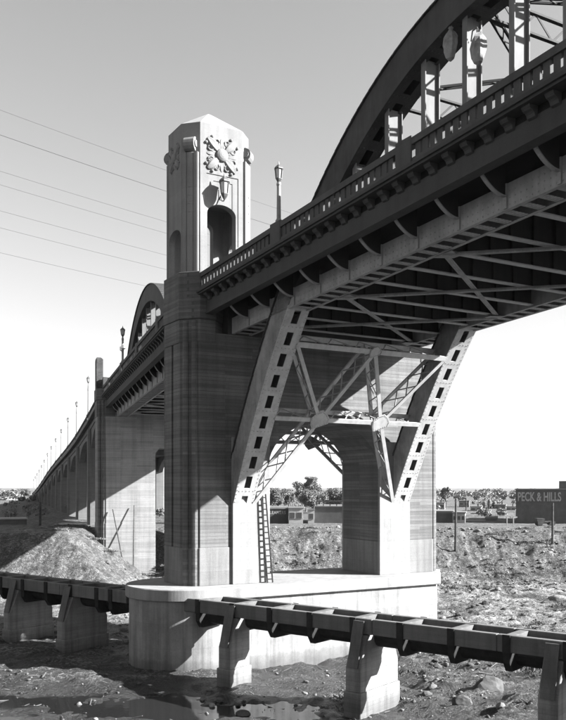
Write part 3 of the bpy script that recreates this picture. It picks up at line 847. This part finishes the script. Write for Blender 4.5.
def lamp_post(sp_frame, loc, th, h, label, group=None, arms=False):
    t = thing('lamp_post', label, 'lamp post', loc, th, group)
    m = MB(); m.lathe([(.17, 0), (.17, .12), (.11, .2), (.095, h*.62), (.12, h*.64), (.1, h*.68), (.07, h-.98)], (0, 0, 0), 10); m.build('post', 'lamppost', t)
    lantern_parts(t, (0, 0, h-.78), .78, .22)
    if arms:
        for s2 in (-1, 1):
            m = MB(); m.tube([(0, 0, h*.3), (0, s2*.55, h*.3), (0, s2*.62, h*.36)], .04, 6); m.build('side_arm', 'lamp', t)
            m = MB(); m.lathe([(.06, 0), (.2, .1), (.2, .42), (.05, .55)], (0, s2*.62, h*.34), 8); m.build('side_lamp', 'glass', t)
    return t
def on_sp(sp, fr, u, v): 
    p = P0 + fr @ Vector((u, sp.sgn*v, 0)); p.z = sp.zp(v) + .12; return p
lamp_post(RS, on_sp(RS, RF, .18, 11.1), TH_R, 2.95, 'slender lantern lamp post on the parapet just right of the tower')
lamp_post(LS, on_sp(LS, LF, .18, 30.9), TH_L, 3.4, 'lamp post on the far span parapet left of the small arch', None, True)

# two lanterns wrapped in cloth hung either side of a hanger
for i, (dv, lab) in enumerate(((-.62, 'cloth wrapped lantern hanging left of the arch hanger'), (.62, 'cloth wrapped lantern hanging right of the arch hanger'))):
    v = 21.55 if i == 0 else 23.15; z = 28.45 if i == 0 else 27.6; dv = RS.fb[7] - v
    loc = P0 + RF @ Vector((2.2, -v, z)); t = thing('wrapped_lantern', lab, 'lantern', loc, TH_R, 'wrapped lanterns on the arch')
    m = MB(); n = 9
    prof = [(.03, -.62), (.17, -.52), (.25, -.28), (.29, .1), (.25, .4), (.16, .56), (.06, .64), (.1, .74)]
    for r, zz in prof:
        for k in range(n):
            a = 2*math.pi*k/n; q = r*(1+.22*math.sin(k*2.3+zz*3+i)); m.v.append((q*math.cos(a), q*math.sin(a), zz))
    for j in range(len(prof)-1):
        for k in range(n): m.f.append((j*n+k, j*n+(k+1) % n, (j+1)*n+(k+1) % n, (j+1)*n+k))
    m.f.append(tuple(range(n))[::-1]); m.f.append(tuple(range((len(prof)-1)*n, len(prof)*n)))
    m.build('cloth', 'cloth', t)
    m = MB(); m.tube([(0, 0, .7), (.03, -dv*.1, .9), (.15, -dv*.5, .98), (.45, -dv*.92, .85)], .03, 6); m.build('hook', 'lamp', t)

# second pier head: form-work slab and curved parapet end
t = thing('unfinished_tower', 'narrow unfinished tower slab standing on the second pier', 'tower', LP(.35, 48.6), TH_L)
m = MB(); pr = [(-.95, 20.5), (-.95, 25.2), (-.9, 25.5), (-.45, 25.5), (-.2, 25.3), (-.2, 20.5)]
m.extrude([(u, -.9, z) for u, z in pr], (0, 1.6, 0)); m.build('wall_slab', 'wood', t)
m = MB(); pr = [(-.32, 21.91), (-.32, 23.0)] + [(-.3+1.9*math.sin(a), 22.2+.95*math.cos(a)) for a in [math.pi/2*i/8 for i in range(9)]] + [(1.6, 21.91)]
m.extrude([(u, -2.05, z) for u, z in pr], (0, 1.0, 0)); m.build('curved_wing', 'parapet', t)

# ------------------------------------------------------------------ approach viaduct
zt_x = [44, 50, 66, 85.5, 105, 125, 145, 165, 185, 205, 245, 300, 345]; zt_z = [22.1, 21.9, 20.4, 18.9, 17.9, 17.1, 16.3, 15.4, 14.4, 13.2, 11.0, 8.6, 7.2]
AS = Span(TH_L, 1, lambda v: float(np.interp(v, zt_x, zt_z)), 1.7, 100, 0, 0, 49.8, 330, 60)
bents = [66.3 + 19.5*i for i in range(13)]
t = thing('approach_deck', 'long concrete approach viaduct deck receding to the left horizon', 'bridge deck', P0, TH_L)
m = MB(); AS.strip(m, .4, W-.4, -1.9, -1.07, n=90); m.build('slab', 'appr', t)
for a, b_ in ((-.15, .398), (W-.398, W+.15)):
    m = MB(); AS.strip(m, a, b_, -1.3, -1.06, n=90); m.build('cornice', 'appr', t)
# arched girders, one per bay
edges = [50.8] + bents
for a, c in zip(edges[:-1], edges[1:]):
    for u0 in (.5, 5.7, 11.0, W-1.3):
        m = MB(); n = 12; top = []; bot = []
        for i in range(n+1):
            v = a+.75 + (c-a-1.5)*i/n; k = abs(2*i/n-1); z = AS.zp(v)
            top.append((v, z-1.903)); bot.append((v, z-2.5-2.0*k**2.6))
        m.extrude([(u0, v, z) for v, z in top + bot[::-1]], (.8, 0, 0)); m.build('arched_girder', 'appr', t)
parapet(AS, 0, 'parapet on the near edge of the long approach viaduct', [v+.1 for v in bents], False, 50.9, 320)
parapet(AS, 1, 'parapet on the far edge of the long approach viaduct', [v+.1 for v in bents], False, 50.9, 320)
ords = ['first', 'second', 'third', 'fourth', 'fifth', 'sixth', 'seventh', 'eighth', 'ninth', 'tenth', 'eleventh', 'twelfth', 'thirteenth']
for i, v in enumerate(bents):
    p = LP(0, v); z = AS.zp(v); gz = BANK - .4
    if z - 2.4 < gz + .8: continue
    t = thing('approach_bent', ords[i] + ' pair of tall approach columns beyond the second pier', 'column', (p.x, p.y, gz), TH_L, 'approach viaduct columns')
    h = z - 1.91 - gz
    for u0, u1 in ((.05, 1.65), (W-1.65, W-.05)):
        m = MB(); m.plan([(u0, -.55), (u0+.3, -.75), (u1, -.75), (u1, .75), (u0+.3, .75), (u0, .55)] if u0 < 1 else [(u0, -.75), (u1-.3, -.75), (u1, -.55), (u1, .55), (u1-.3, .75), (u0, .75)], 0, h); m.build('column', 'appr', t)
    for u0, u1 in ((5.5, 6.9), (10.6, 12.0)):
        m = MB(); m.box((u0, -.6, 0), (u1, .6, h-1.2)); m.build('column', 'appr', t)
    m = MB(); m.box((1.653, -.62, h-1.197), (W-1.653, .62, h-.02)); m.build('cross_beam', 'appr', t)
    q = on_sp(AS, LF, .18, v+.1)
    lamp_post(AS, q, TH_L, 5.2, ords[i] + ' lamp post along the approach viaduct beyond the second pier', 'lamp posts along the approach')

# ------------------------------------------------------------------ foreground trestle
dS = Vector((-.78, .626, 0)).normalized(); dW = Vector((.626, .78, 0)).normalized()
ND = 34.2                    # distance of the near face from the camera foot
TRz = math.atan2(dW.y, dW.x)         # local x = across (dW), local y = along (dS)
O_T = dW*ND
TOP = 4.38
def trestle_run(s0, s1, label, nstart):
    t = thing('pipe_trestle', label, 'trestle', O_T, TRz)
    for w0, w1 in ((0, .34), (1.86, 2.2)):
        m = MB(); L = s1-s0; n = max(1, round(L/6)); 
        for i in range(n):
            a = s0+L*i/n; c = s0+L*(i+1)/n
            m = MB(); m.box((w0, a+.012, TOP-.74), (w1, c-.012, TOP)); m.build('edge_beam', 'trestle', t, bevel=.03)
    m = MB(); m.tube([(1.1, s0, TOP-.93), (1.1, s1, TOP-.93)], .52, 14); m.build('pipe', 'tarred', t)
    s = s0 + nstart; first = None; tie = None
    while s < s1 - .4:
        loc = (0, s, TOP)
        if first is None:
            m = MB(); m.box((-.055, -.17, -.78), (-.002, .17, .02)); m.box((2.202, -.17, -.78), (2.255, .17, .02))
            m.extrude([(0.0, -.15, -.745), (2.2, -.15, -.745), (2.2, -.15, -1.2), (1.95, -.15, -1.58), (.25, -.15, -1.58), (0, -.15, -1.2)], (0, .30, 0))
            first = m.build('saddle', 'tarred', t, loc)
            m = MB(); m.box((.343, -.2, -.4), (1.857, .2, -.03)); tie = m.build('cross_tie', 'tpier', t, loc)
            s += 1.32
            continue
        inst(first, 'saddle', t, loc); inst(tie, 'cross_tie', t, loc); s += 2.62
    return t
def plank_run(): pass
SB = 37.05                   # where the trestle meets the pier base
trestle_run(-16, SB-2.35, 'dark concrete pipe trestle crossing the foreground right of the pier base', 1.1)
trestle_run(SB+2.55, 66, 'dark concrete pipe trestle running left from the pier base to the bank', 1.5)
for s, label in ((31.0, 'trestle pier standing against the round pier base, sunlit right face'), (22.7, 'trestle pier in the middle foreground, sunlit right face'), (13.2, 'trestle pier cut off by the lower right corner'),
                 (45.2, 'shaded trestle pier just left of the pier base'), (51.2, 'leftmost trestle pier near the picture edge'), (4.0, 'trestle pier beyond the right picture edge'), (58.4, 'trestle pier beyond the left picture edge')):
    t = thing('trestle_pier', label, 'pier', O_T + dS*s, TRz, 'trestle piers')
    wf = 1.0 if s == 31.0 else 2.82      # the one by the base is narrowed to keep its shadow off the nose
    m = MB(); prof = [(-.62, .95), (-.62, 2.1), (-.02, TOP-.78), (min(wf, 2.22), TOP-.78), (wf, 2.1), (wf, .95)]
    m.extrude([(a, -.42, z) for a, z in prof], (0, .84, 0)); m.build('pier_wall', 'tpier', t, bevel=.03)
    m = MB(); m.box((-.70, -.49, -1.2), (wf+.08, .49, .95)); m.build('footing', 'tpier', t, bevel=.03)
    m = MB(); m.extrude([(-.05, -.30, TOP-.1), (-.05, .30, TOP-.1), (-.62, .30, 2.1), (-.62, -.30, 2.1)], (-.07, 0, 0)); m.build('buttress', 'trestle', t)

# ------------------------------------------------------------------ ladder against the near shaft
def ladder():
    base = RP(4.25, 2.32, 4.87); t = thing('ladder', 'narrow wooden ladder leaning on the sunlit pier shaft below the strut', 'ladder', base, TH_R)
    H = 5.4
    for x in (-.18, .18): m = MB(); m.beam((x+.2, -.2, 0), (x*.9-.2, -.05, H), .07, .06, (0, 1, 0)); m.build('rail', 'tarred', t)
    for k in range(15):
        q = (k+.6)/15.2; y = -.2+.15*q; dx = .2-.4*q; m = MB(); m.beam((dx-.18, y, H*q), (dx+.18, y, H*q), .05, .07); m.build('rung', 'tarred', t)
ladder()
# props leaning on the second pier
for (x0, x1, z1, lab) in ((1.9, .7, 8.2, 'long timber pole leaning on the sunlit second pier, left of two'), (2.6, 3.1, 8.6, 'long timber pole leaning on the sunlit second pier, right of two')):
    t = thing('timber_pole', lab, 'pole', LP(.35, 48.6, 0), TH_L, 'poles leaning on the second pier')
    m = MB(); m.tube([(x0, -5.2, .3), ((x0+x1)/2, -3.8, z1*.5+.15), (x1, -2.36, z1)], .09, 7, .06); m.build('pole_shaft', 'wood', t)

# ------------------------------------------------------------------ wires over the left sky
wdir = Vector((.67, .742, 0)).normalized(); W0 = Vector((-25, 75, 0))
masts = []
for tt, lab in ((-34, 'steel wire mast standing outside the left picture edge'), (63, 'steel wire mast on the far bank hidden behind the bridge')):
    p = W0 + wdir*tt; gz = float(ground_z(p.x, p.y)); t = thing('wire_mast', lab, 'mast', (p.x, p.y, gz-.2), math.atan2(wdir.y, wdir.x)); H = 45 - gz
    for sx in (-1, 1):
        for sy in (-1, 1): m = MB(); m.beam((sx*1.6, sy*1.6, 0), (sx*.25, sy*.25, H), .14, .14); m.build('mast_leg', 'steel_dark', t)
    m = MB()
    for k in range(12):
        a, c = k/12, (k+1)/12; f = lambda q: 1.6+(.25-1.6)*q
        for s2 in (-1, 1):
            m.beam((-f(a)*s2, f(a), H*a), (f(c)*s2, f(c), H*c), .06, .06); m.beam((-f(a)*s2, -f(a), H*a), (f(c)*s2, -f(c), H*c), .06, .06)
            m.beam((f(a), -f(a)*s2, H*a), (f(c), f(c)*s2, H*c), .06, .06); m.beam((-f(a), -f(a)*s2, H*a), (-f(c), f(c)*s2, H*c), .06, .06)
    m.build('mast_lacing', 'steel_dark', t)
for z, off, lab in ((43.8, 0, 'topmost thin overhead wire in the left sky'), (41.6, .0, 'second overhead wire from the top, the darkest'), (38.4, .0, 'third overhead wire from the top in the left sky'),
                    (37.2, .0, 'fourth overhead wire from the top in the left sky'), (34.9, 0, 'fifth overhead wire from the top in the left sky'), (33.4, 0, 'sixth overhead wire from the top in the left sky'), (31.2, 0, 'lowest overhead wire in the left sky')):
    m = MB(); pts = []
    for k in range(25):
        q = k/24; tt = -34 + 97*q; p = W0 + wdir*tt; pts.append((p.x, p.y, z + 1.0 - 4*.9*q*(1-q)))
    o = 0
    m.tube([Vector(q)-Vector(pts[12]) for q in pts], .014 if 'darkest' not in lab else .024, 5); ob = m.build('overhead_wire', 'wire', None, pts[12]); tag(ob, lab, 'wire', 'overhead wires')

# ------------------------------------------------------------------ far bank buildings
def px(x, Z): return (x-283)/850*Z
def zz(y, Z): return CAMZ - (y-487)/850*Z
def shed(name, label, x0, x1, ytop, Z, depth, mat, roof='roofing', nwin=0, parap=.25, cat='building', ph=0):
    X0, X1 = px(x0, Z), px(x1, Z); zb = float(ground_z((X0+X1)/2, Z+depth/2)) - .3; zt = zz(ytop, Z)
    t = thing(name, label, cat, ((X0+X1)/2, Z, zb), -math.atan2((X0+X1)/2, Z)*1.15); hw = (X1-X0)/2; h = zt-zb
    m = MB(); m.box((-hw, 0, 0), (hw, depth, h)); m.build('wall', mat, t)
    m = MB(); m.box((-hw-.12, -.12, h+.002), (hw+.12, depth+.12, h+parap)); m.build('roof', roof, t)
    for i in range(nwin):
        cxw = -hw + 2*hw*(i+.5)/nwin; ww = min(.9, 2*hw/nwin*.33)
        m = MB(); m.box((cxw-ww-.1, -.06, h*.42), (cxw+ww+.1, .02, h*.8)); wf = m.build('window', 'plaster', t)
        m = MB(); m.box((cxw-ww, -.085, h*.45), (cxw+ww, -.062, h*.77)); m.build('pane', 'pane', wf)
    return t, hw, h
def lettering(t, txt, size, loc, mat, wfit=None, spacing=1.0):
    cu = bpy.data.curves.new('lettering', 'FONT'); cu.body = txt; cu.size = size; cu.extrude = .012; cu.offset = .022*size; cu.space_character = spacing
    ob = bpy.data.objects.new('lettering', cu); COL.objects.link(ob); bpy.context.view_layer.update()
    me = bpy.data.meshes.new_from_object(ob.evaluated_get(bpy.context.evaluated_depsgraph_get())); bpy.data.objects.remove(ob)
    o = bpy.data.objects.new('sign_lettering', me); COL.objects.link(o); me.materials.append(M[mat]); o.parent = t
    xs = [v.co.x for v in me.vertices]; wd = max(xs)-min(xs); sx = wfit/wd if wfit else 1
    o.rotation_euler = (rad(90), 0, 0); o.location = loc; o.scale = (sx, 1, 1); return o
t, hw, h = shed('warehouse', 'dark brick warehouse with large painted sign at right edge', 517, 592, 490, 120, 18, 'brick', parap=.18)
m = MB(); m.box((-hw+.05, -.05, h-1.75), (hw-.05, -.004, h-.12)); m.build('sign_band', 'brick', t)
lettering(t, 'PECK & HILLS', 1.75, (-hw+.25, -.07, h-1.55), 'paint', px(563, 120)-px(519.5, 120)-.25)
m = MB(); m.box((hw-4.9, 5, h+.18), (hw-3.2, 8, h+1.3)); m.build('roof_house', 'brick', t)
t, hw, h = shed('laundry_building', 'long low dark building with faded lettering behind the ladder', 240, 288.5, 509, 121, 9, 'brick', parap=.22)
lettering(t, 'CLEANERS', .62, (hw-3.1, -.03, h-.72), 'paint', 2.7, 1.1)
t, hw, h = shed('white_shed', 'small pale two window building in the middle of the pier arch', 288.8, 303, 508.5, 119, 6, 'plaster', nwin=2, parap=.15)
t, hw, h = shed('pale_kiosk', 'narrow pale shop front right of the white two window building', 308, 314.3, 510, 119.5, 5, 'plaster', nwin=1, parap=.12)
t, hw, h = shed('long_warehouse', 'long dark low warehouse with rail roofline right of the pale buildings', 314.6, 372, 507, 121, 10, 'brick', parap=.15)
for k in range(9):
    x = -hw+.3+k*(2*hw-.6)/8; m = MB(); m.box((x-.06, .3, h+.152), (x+.06, .42, h+.9)); m.build('sign_post', 'wood', t)
m = MB(); m.box((-hw+.2, .2, h+.75), (hw-.2, .298, h+.95)); m.build('sign_rail', 'wood', t)
t, hw, h = shed('brick_shed', 'dark shed with pale end just right of the river pier', 425, 452.5, 513, 123, 9, 'brick', 'roofing', 0, .3)
t, hw, h = shed('pale_shed', 'pale three window shed beside a telegraph pole right of the pier', 452.8, 465, 513.5, 121.5, 6, 'plaster', 'roofing', 3, .2)
t, hw, h = shed('low_shed', 'very low dark roofed shed along the bank edge', 465.5, 513, 522.5, 126, 5, 'brick2', 'roofing', 0, .2)
t, hw, h = shed('shack', 'tiny peaked shack on the low shed line', 486, 496, 519.5, 128, 5, 'brick', 'roofing', 0, .35)
# distant town
rr = random.Random(3)
for i, (x, y, wd, Z, lab) in enumerate(((439, 503, 11, 190, 'pale distant block beside the pier edge'), (464, 501, 10, 215, 'distant gabled block behind the pale shed'), (476, 507, 11, 180, 'distant low house left of the silos'),
        (500, 505, 11, 200, 'distant long house right of the silos'), (511, 507, 9, 185, 'distant house left of the lettered warehouse'), (484, 511, 12, 160, 'distant flat roofed house under the silos'),
        (12, 497, 22, 330, 'far hillside house at the left picture edge'))):
    t, hw, h = shed('distant_house', lab, x-wd/2, x+wd/2, y, Z, 6, 'brick2' if i % 2 else 'plaster', 'roofing', 2, .15)
    m = MB(); m.box((hw*.2, 1.5, h+.152), (hw*.45, 2.0, h+.7)); m.build('chimney', 'brick', t)
for x, lab in ((484.5, 'leftmost of three distant silos'), (489.5, 'middle one of three distant silos'), (494.5, 'rightmost of three distant silos')):
    Z = 205; t = thing('silo', lab, 'silo', (px(x, Z), Z, BANK-.2), 0, 'distant silos'); h = zz(501.5 - (1.5 if x == 489.5 else 0), Z)-BANK
    m = MB(); m.lathe([(.5, 0), (.5, h), (.25, h+.3)], (0, 0, 0), 12); m.build('silo_drum', 'brick2', t); m = MB(); m.lathe([(.54, h*.5), (.54, h*.5+.15)], (0, 0, 0), 12); m.build('hoop', 'steel_dark', t)
# telegraph poles
for x, yt, yb, Z, lab in ((455.5, 499, 541, 101, 'dark telegraph pole on the bank right of the pier'), (552.5, 503, 541, 102, 'dark telegraph pole in front of the lettered warehouse'), (466, 501, 527, 150, 'thin distant pole behind the pale shed'), (489, 499, 520, 190, 'thin distant pole near the silos'), (40, 502, 528, 104, 'short post on the left bank under the approach')):
    X = px(x, Z); zb = float(ground_z(X, Z)) - .4; h = zz(yt, Z) - zb
    t = thing('telegraph_pole', lab, 'pole', (X, Z, zb)); m = MB(); m.tube([(0, 0, 0), (0.05, 0, h)], .16 if Z < 110 else .12, 7, .12 if Z < 110 else .09); m.build('pole_shaft', 'wood', t)
    m = MB(); m.box((-.02, -.18, h*.94), (.06, -.15, h*.97)); m.build('cap_band', 'lamp', t)
# freight wagon under the warehouse sign
Z = 112; X = px(545, Z); zb = float(ground_z(X, Z)); t = thing('wagon', 'dark flat wagon parked before the lettered warehouse', 'wagon', (X, Z, zb), 0)
m = MB(); m.box((-1.2, -.6, .45), (1.2, .6, .62)); m.box((-1.2, -.6, .62), (-.2, .6, 1.0)); m.build('bed', 'wood', t)
for x in (-.8, .8):
    for y in (-.62, .62): m = MB(); m.tube([(x, y-.04, .36), (x, y+.04, .36)], .36, 12); m.build('wheel', 'wood', t)
# handrail fence posts on the bank
for x, lab in ((507, 'white frame post pair left of the lettered warehouse, left one'), (513.5, 'white frame post pair left of the lettered warehouse, right one')):
    Z = 113; X = px(x, Z); zb = float(ground_z(X, Z)); t = thing('frame_post', lab, 'post', (X, Z, zb)); m = MB(); m.box((-.06, -.06, -.2), (.06, .06, 1.2)); m.build('upright', 'plaster', t); m = MB(); m.box((-.5, -.04, 1.05), (.5, .04, 1.2)); m.build('crossbar', 'plaster', t)
# low shed and fence left, under the approach
t, hw, h = shed('bank_hut', 'long low hut with pale roof edge at left picture edge', -10, 26, 519.5, 108, 4, 'brick', 'plaster', 0, .14)

# ------------------------------------------------------------------ trees
def tree(label, x, ytop, Z, wd, seed, cat='tree', dens=1.0, ybot=None):
    r = random.Random(seed); X = px(x, Z); zb = float(ground_z(X, Z)) - .2; H = zz(ytop, Z) - zb; Wd = wd/850*Z
    t = thing('broadleaf_tree', label, cat, (X, Z, zb), r.random()*6)
    m = MB(); lim = []
    m.tube([(0, 0, 0), (r.uniform(-.2, .2), r.uniform(-.2, .2), H*.35), (r.uniform(-.3, .3), r.uniform(-.3, .3), H*.75)], H*.025+.08, 7, .06)
    for k in range(9):
        a = r.random()*6.28; q = r.uniform(.3, .7); e = Vector((math.cos(a)*Wd*.33*r.uniform(.5, 1), math.sin(a)*Wd*.33*r.uniform(.5, 1), H*min(.97, q+r.uniform(.15, .3))))
        m.tube([(0, 0, H*q*.8), e*.55+Vector((0, 0, H*q*.3)), e], .09, 5, .03); lim.append(e)
    m.build('trunk', 'bark', t)
    cl = []
    for e in lim: cl += [e + Vector((r.gauss(0, Wd*.08), r.gauss(0, Wd*.08), r.gauss(0, H*.05))) for _ in range(3)]
    for k in range(8): cl.append(Vector((r.gauss(0, Wd*.17), r.gauss(0, Wd*.17), H*r.uniform(.45, .93))))
    vs = []; fs = []
    for c in cl:
        R = Wd*r.uniform(.09, .16)
        for k in range(int(420*dens)):
            d = Vector((r.gauss(0, 1), r.gauss(0, 1), r.gauss(0, .8))).normalized()*R*r.uniform(.4, 1.05)
            p = c+d
            if p.z > H or p.z < H*.2: continue
            s_ = r.uniform(.06, .15)*(Z/150)**.5; n = Vector((r.gauss(0, 1), r.gauss(0, 1), r.gauss(0, 1))).normalized(); a = n.orthogonal().normalized()*s_; b_ = n.cross(a)*.7
            o = len(vs); vs += [p-a, p-b_, p+a, p+b_]; fs.append((o, o+1, o+2, o+3))
    m = MB(); m.v = [tuple(v) for v in vs]; m.f = fs
    o = bpy.data.objects.new('crown', m.mesh('crown', recalc=False)); COL.objects.link(o); o.data.materials.append(M['leaf']); o.parent = t
for a in (('wide hazy tree filling the left of the pier arch view', 268, 488, 160, 34, 21), ('wide hazy tree filling the right of the pier arch view', 338, 488, 165, 36, 22), ('rounded hazy tree under the tallest tree', 312, 490, 155, 32, 23), ('tallest tree behind the pale buildings, seen through the pier arch', 306, 477, 175, 30, 1), ('rounded tree left of the tallest tree, above the ladder', 276, 491, 170, 24, 2), ('bushy tree between ladder and tallest tree', 289, 489, 190, 22, 5),
          ('low spreading tree at right of the pier arch view', 330, 492, 180, 26, 3), ('tree partly hidden by the right pier shaft', 346, 490, 190, 22, 4), ('slender plume shaped tree right of the river pier', 446, 486, 210, 10, 6),
          ('dim tree behind the ladder top', 264, 494, 200, 20, 8), ('far bush on the left hillside', 24, 489, 380, 16, 9)): tree(*a)

# ------------------------------------------------------------------ rocks and scrub
rk = random.Random(5)
def rock_mesh(r, s, seed, sub=1):
    m = MB(); q = random.Random(seed); bm = bmesh.new(); bmesh.ops.create_icosphere(bm, subdivisions=sub, radius=1)
    ax = [(Vector((q.gauss(0,1), q.gauss(0,1), q.gauss(0,1))).normalized(), q.uniform(.55, .95)) for _ in range(9)]
    for v in bm.verts:
        for a_, d_ in ax:
            e_ = v.co.dot(a_)
            if e_ > d_: v.co -= a_*(e_-d_)*.85
        v.co *= q.uniform(.96, 1.05)
    o = len(m.v); m.v = [tuple(Vector((v.co.x*s[0], v.co.y*s[1], v.co.z*s[2]))) for v in bm.verts]; bm.verts.index_update()
    m.f = [tuple(v.index for v in f.verts) for f in bm.faces]; bm.free(); return m
for i, (x, Z, s, lab) in enumerate(((488, 44.3, (.9, .55, .6), 'large flat boulder between the trestle piers at lower right'), (520, 62, (.7, .5, .4), 'pale boulder on sand beyond the trestle at right'), (243, 41, (.4, .35, .3), 'small pale stone at the bottom edge below the pier base'), (462, 41.5, (.5, .4, .35), 'dark stone near the lower right trestle pier'))):
    X = px(x, Z); z = float(ground_z(X, Z)); o = rock_mesh(1, s, i, 3).build('boulder', 'rock', None, (X, Z, z+.1)); tag(o, lab, 'rock', 'boulders on the riverbed')
# riprap and rubble, too many to count
templ = [rock_mesh(1, (1, .8, .6), 40+i, 2) for i in range(5)]
templ1 = [rock_mesh(1, (1, .8, .6), 60+i, 1) for i in range(5)]
V = []; F = []
for i in range(13000):
    if i < 4500:
        X = rk.uniform(-30, 62); Y = rk.uniform(86, 107)
    else:
        X = rk.uniform(-20, 45); Y = rk.uniform(41, 88) if rk.random() < .75 else rk.uniform(37, 50)
    z = float(ground_z(X, Y)) if False else None
    V.append((X, Y)); 
pts = np.array(V); zs = ground_z(pts[:, 0], pts[:, 1]); V = []
for (X, Y), z in zip(pts, zs):
    if X < -13 and Y > 74 and rk.random() < .8: continue
    if X < 3 and Y < 60 and rk.random() < .72: continue
    s_ = min(.42, .045*math.exp(rk.gauss(0, .75))*(1.6 if Y > 86 else 1.0)); tm = (templ if s_ > .09 else templ1)[rk.randrange(5)]; a = rk.random()*6.28; ca, sa = math.cos(a), math.sin(a); o = len(V)
    V += [(X+s_*(p[0]*ca-p[1]*sa), Y+s_*(p[0]*sa+p[1]*ca), z+s_*p[2]+s_*.2) for p in tm.v]; F += [tuple(i+o for i in f) for f in tm.f]
m = MB(); m.v = V; m.f = F
o = bpy.data.objects.new('rubble', m.mesh('rubble', recalc=False)); COL.objects.link(o); o.data.materials.append(M['stones']); tag(o, 'scattered stones and rubble over riverbed and bank', 'rubble', None, 'stuff')
# scrub tufts
V = []; F = []
cent = []
for i in range(520):
    if i < 250: X = rk.uniform(2, 60); Y = rk.uniform(58, 92)
    elif i < 330: X = rk.uniform(-2, 16); Y = rk.uniform(38, 58)
    else: X = rk.uniform(-28, 60); Y = rk.uniform(90, 107)
    if abs(X - 8) < 16 and 44 < Y < 66 and X < 14: continue
    cent.append((X, Y))
cent = np.array(cent); cz = ground_z(cent[:, 0], cent[:, 1]); dn = fbm(cent[:, 0], cent[:, 1], 9, 3, 2)
for (X, Y), z, q in zip(cent, cz, dn):
    if q < -.03: continue
    R = rk.uniform(.3, 1.1); n = int(110*R/.5)
    for k in range(n):
        a = rk.random()*6.28; rr_ = R*math.sqrt(rk.random()); p = Vector((X+rr_*math.cos(a)*1.5, Y+rr_*math.sin(a), z-.03)); h = rk.uniform(.08, .34)*R*(1.1-rr_/R*.8)+.05
        tip = p + Vector((rk.gauss(0, .16), rk.gauss(0, .16), h)); sd = Vector((math.cos(a+1), math.sin(a+1), 0))*rk.uniform(.012, .035); o = len(V)
        V += [tuple(p-sd), tuple(p+sd), tuple(p*.4+tip*.6+sd*1.2), tuple(tip), tuple(p*.4+tip*.6-sd*1.2)]; F.append((o, o+1, o+2, o+3, o+4))
m = MB(); m.v = V; m.f = F
o = bpy.data.objects.new('scrub', m.mesh('scrub', recalc=False)); COL.objects.link(o); o.data.materials.append(M['scrub']); tag(o, 'low dark scrub tufts over the dry riverbed and bank', 'scrub', None, 'stuff')

# far belt of trees along the horizon
V = []; F = []; tb = random.Random(77)
for i in range(420):
    Z = tb.uniform(300, 620) if i > 110 else tb.uniform(135, 290); X = tb.uniform(-.40, .40)*Z; h = tb.uniform(1.6, 4.4)*(1 if i > 110 else .55); R_ = h*tb.uniform(.5, .9)
    for k in range(150):
        d = Vector((tb.gauss(0, 1), tb.gauss(0, 1), tb.gauss(0, 1))).normalized()*tb.uniform(.5, 1)
        p = Vector((X+d.x*R_, Z+d.y*R_, BANK+h*.55+d.z*h*.5)); n = Vector((tb.gauss(0, 1), tb.gauss(0, 1), tb.gauss(0, 1))).normalized()
        a = n.orthogonal().normalized()*tb.uniform(.3, .7)*(1 if i > 110 else .4); b_ = n.cross(a)*.7; o = len(V)
        V += [tuple(p-a), tuple(p-b_), tuple(p+a), tuple(p+b_)]; F.append((o, o+1, o+2, o+3))
m = MB(); m.v = V; m.f = F
o = bpy.data.objects.new('far_wood', m.mesh('far_wood', recalc=False)); COL.objects.link(o); o.data.materials.append(M['leaf']); tag(o, 'pale far off belt of trees along the horizon', 'trees', None, 'stuff')
# air
hb = MB(); hb.box((-4300, -700, -3), (4300, 6900, 52)); hz = hb.mesh('haze'); ho = bpy.data.objects.new('haze', hz); COL.objects.link(ho)
hm = bpy.data.materials.new('pale_air'); hm.use_nodes = True; hn = hm.node_tree; hn.nodes.clear()
pv = hn.nodes.new('ShaderNodeVolumePrincipled'); pv.inputs['Color'].default_value = (.95, .95, .95, 1); pv.inputs['Density'].default_value = HAZE; pv.inputs['Anisotropy'].default_value = .2
oo = hn.nodes.new('ShaderNodeOutputMaterial'); hn.links.new(pv.outputs[0], oo.inputs['Volume']); hz.materials.append(hm)
tag(ho, 'thin pale air over the river and town', 'haze', None, 'stuff')

# driftwood and broken boards strewn over the bed
V = MB(); db = random.Random(31)
for i in range(330):
    X = db.uniform(-17, 22); Y = db.uniform(38, 60) if i < 230 else db.uniform(60, 92)
    if i >= 230: X = db.uniform(4, 45)
    a = db.random()*6.28; L_ = .25*math.exp(db.gauss(0, .6)); z = float(ground_z(X, Y)); d = Vector((math.cos(a), math.sin(a), db.uniform(-.1, .35)))*L_
    V.beam(Vector((X, Y, z+.03))-d, Vector((X, Y, z+.05))+d, db.uniform(.02, .07), db.uniform(.02, .05))
o = V.build('driftwood', 'wood_light'); tag(o, 'driftwood sticks and broken boards strewn over the riverbed', 'debris', None, 'stuff')
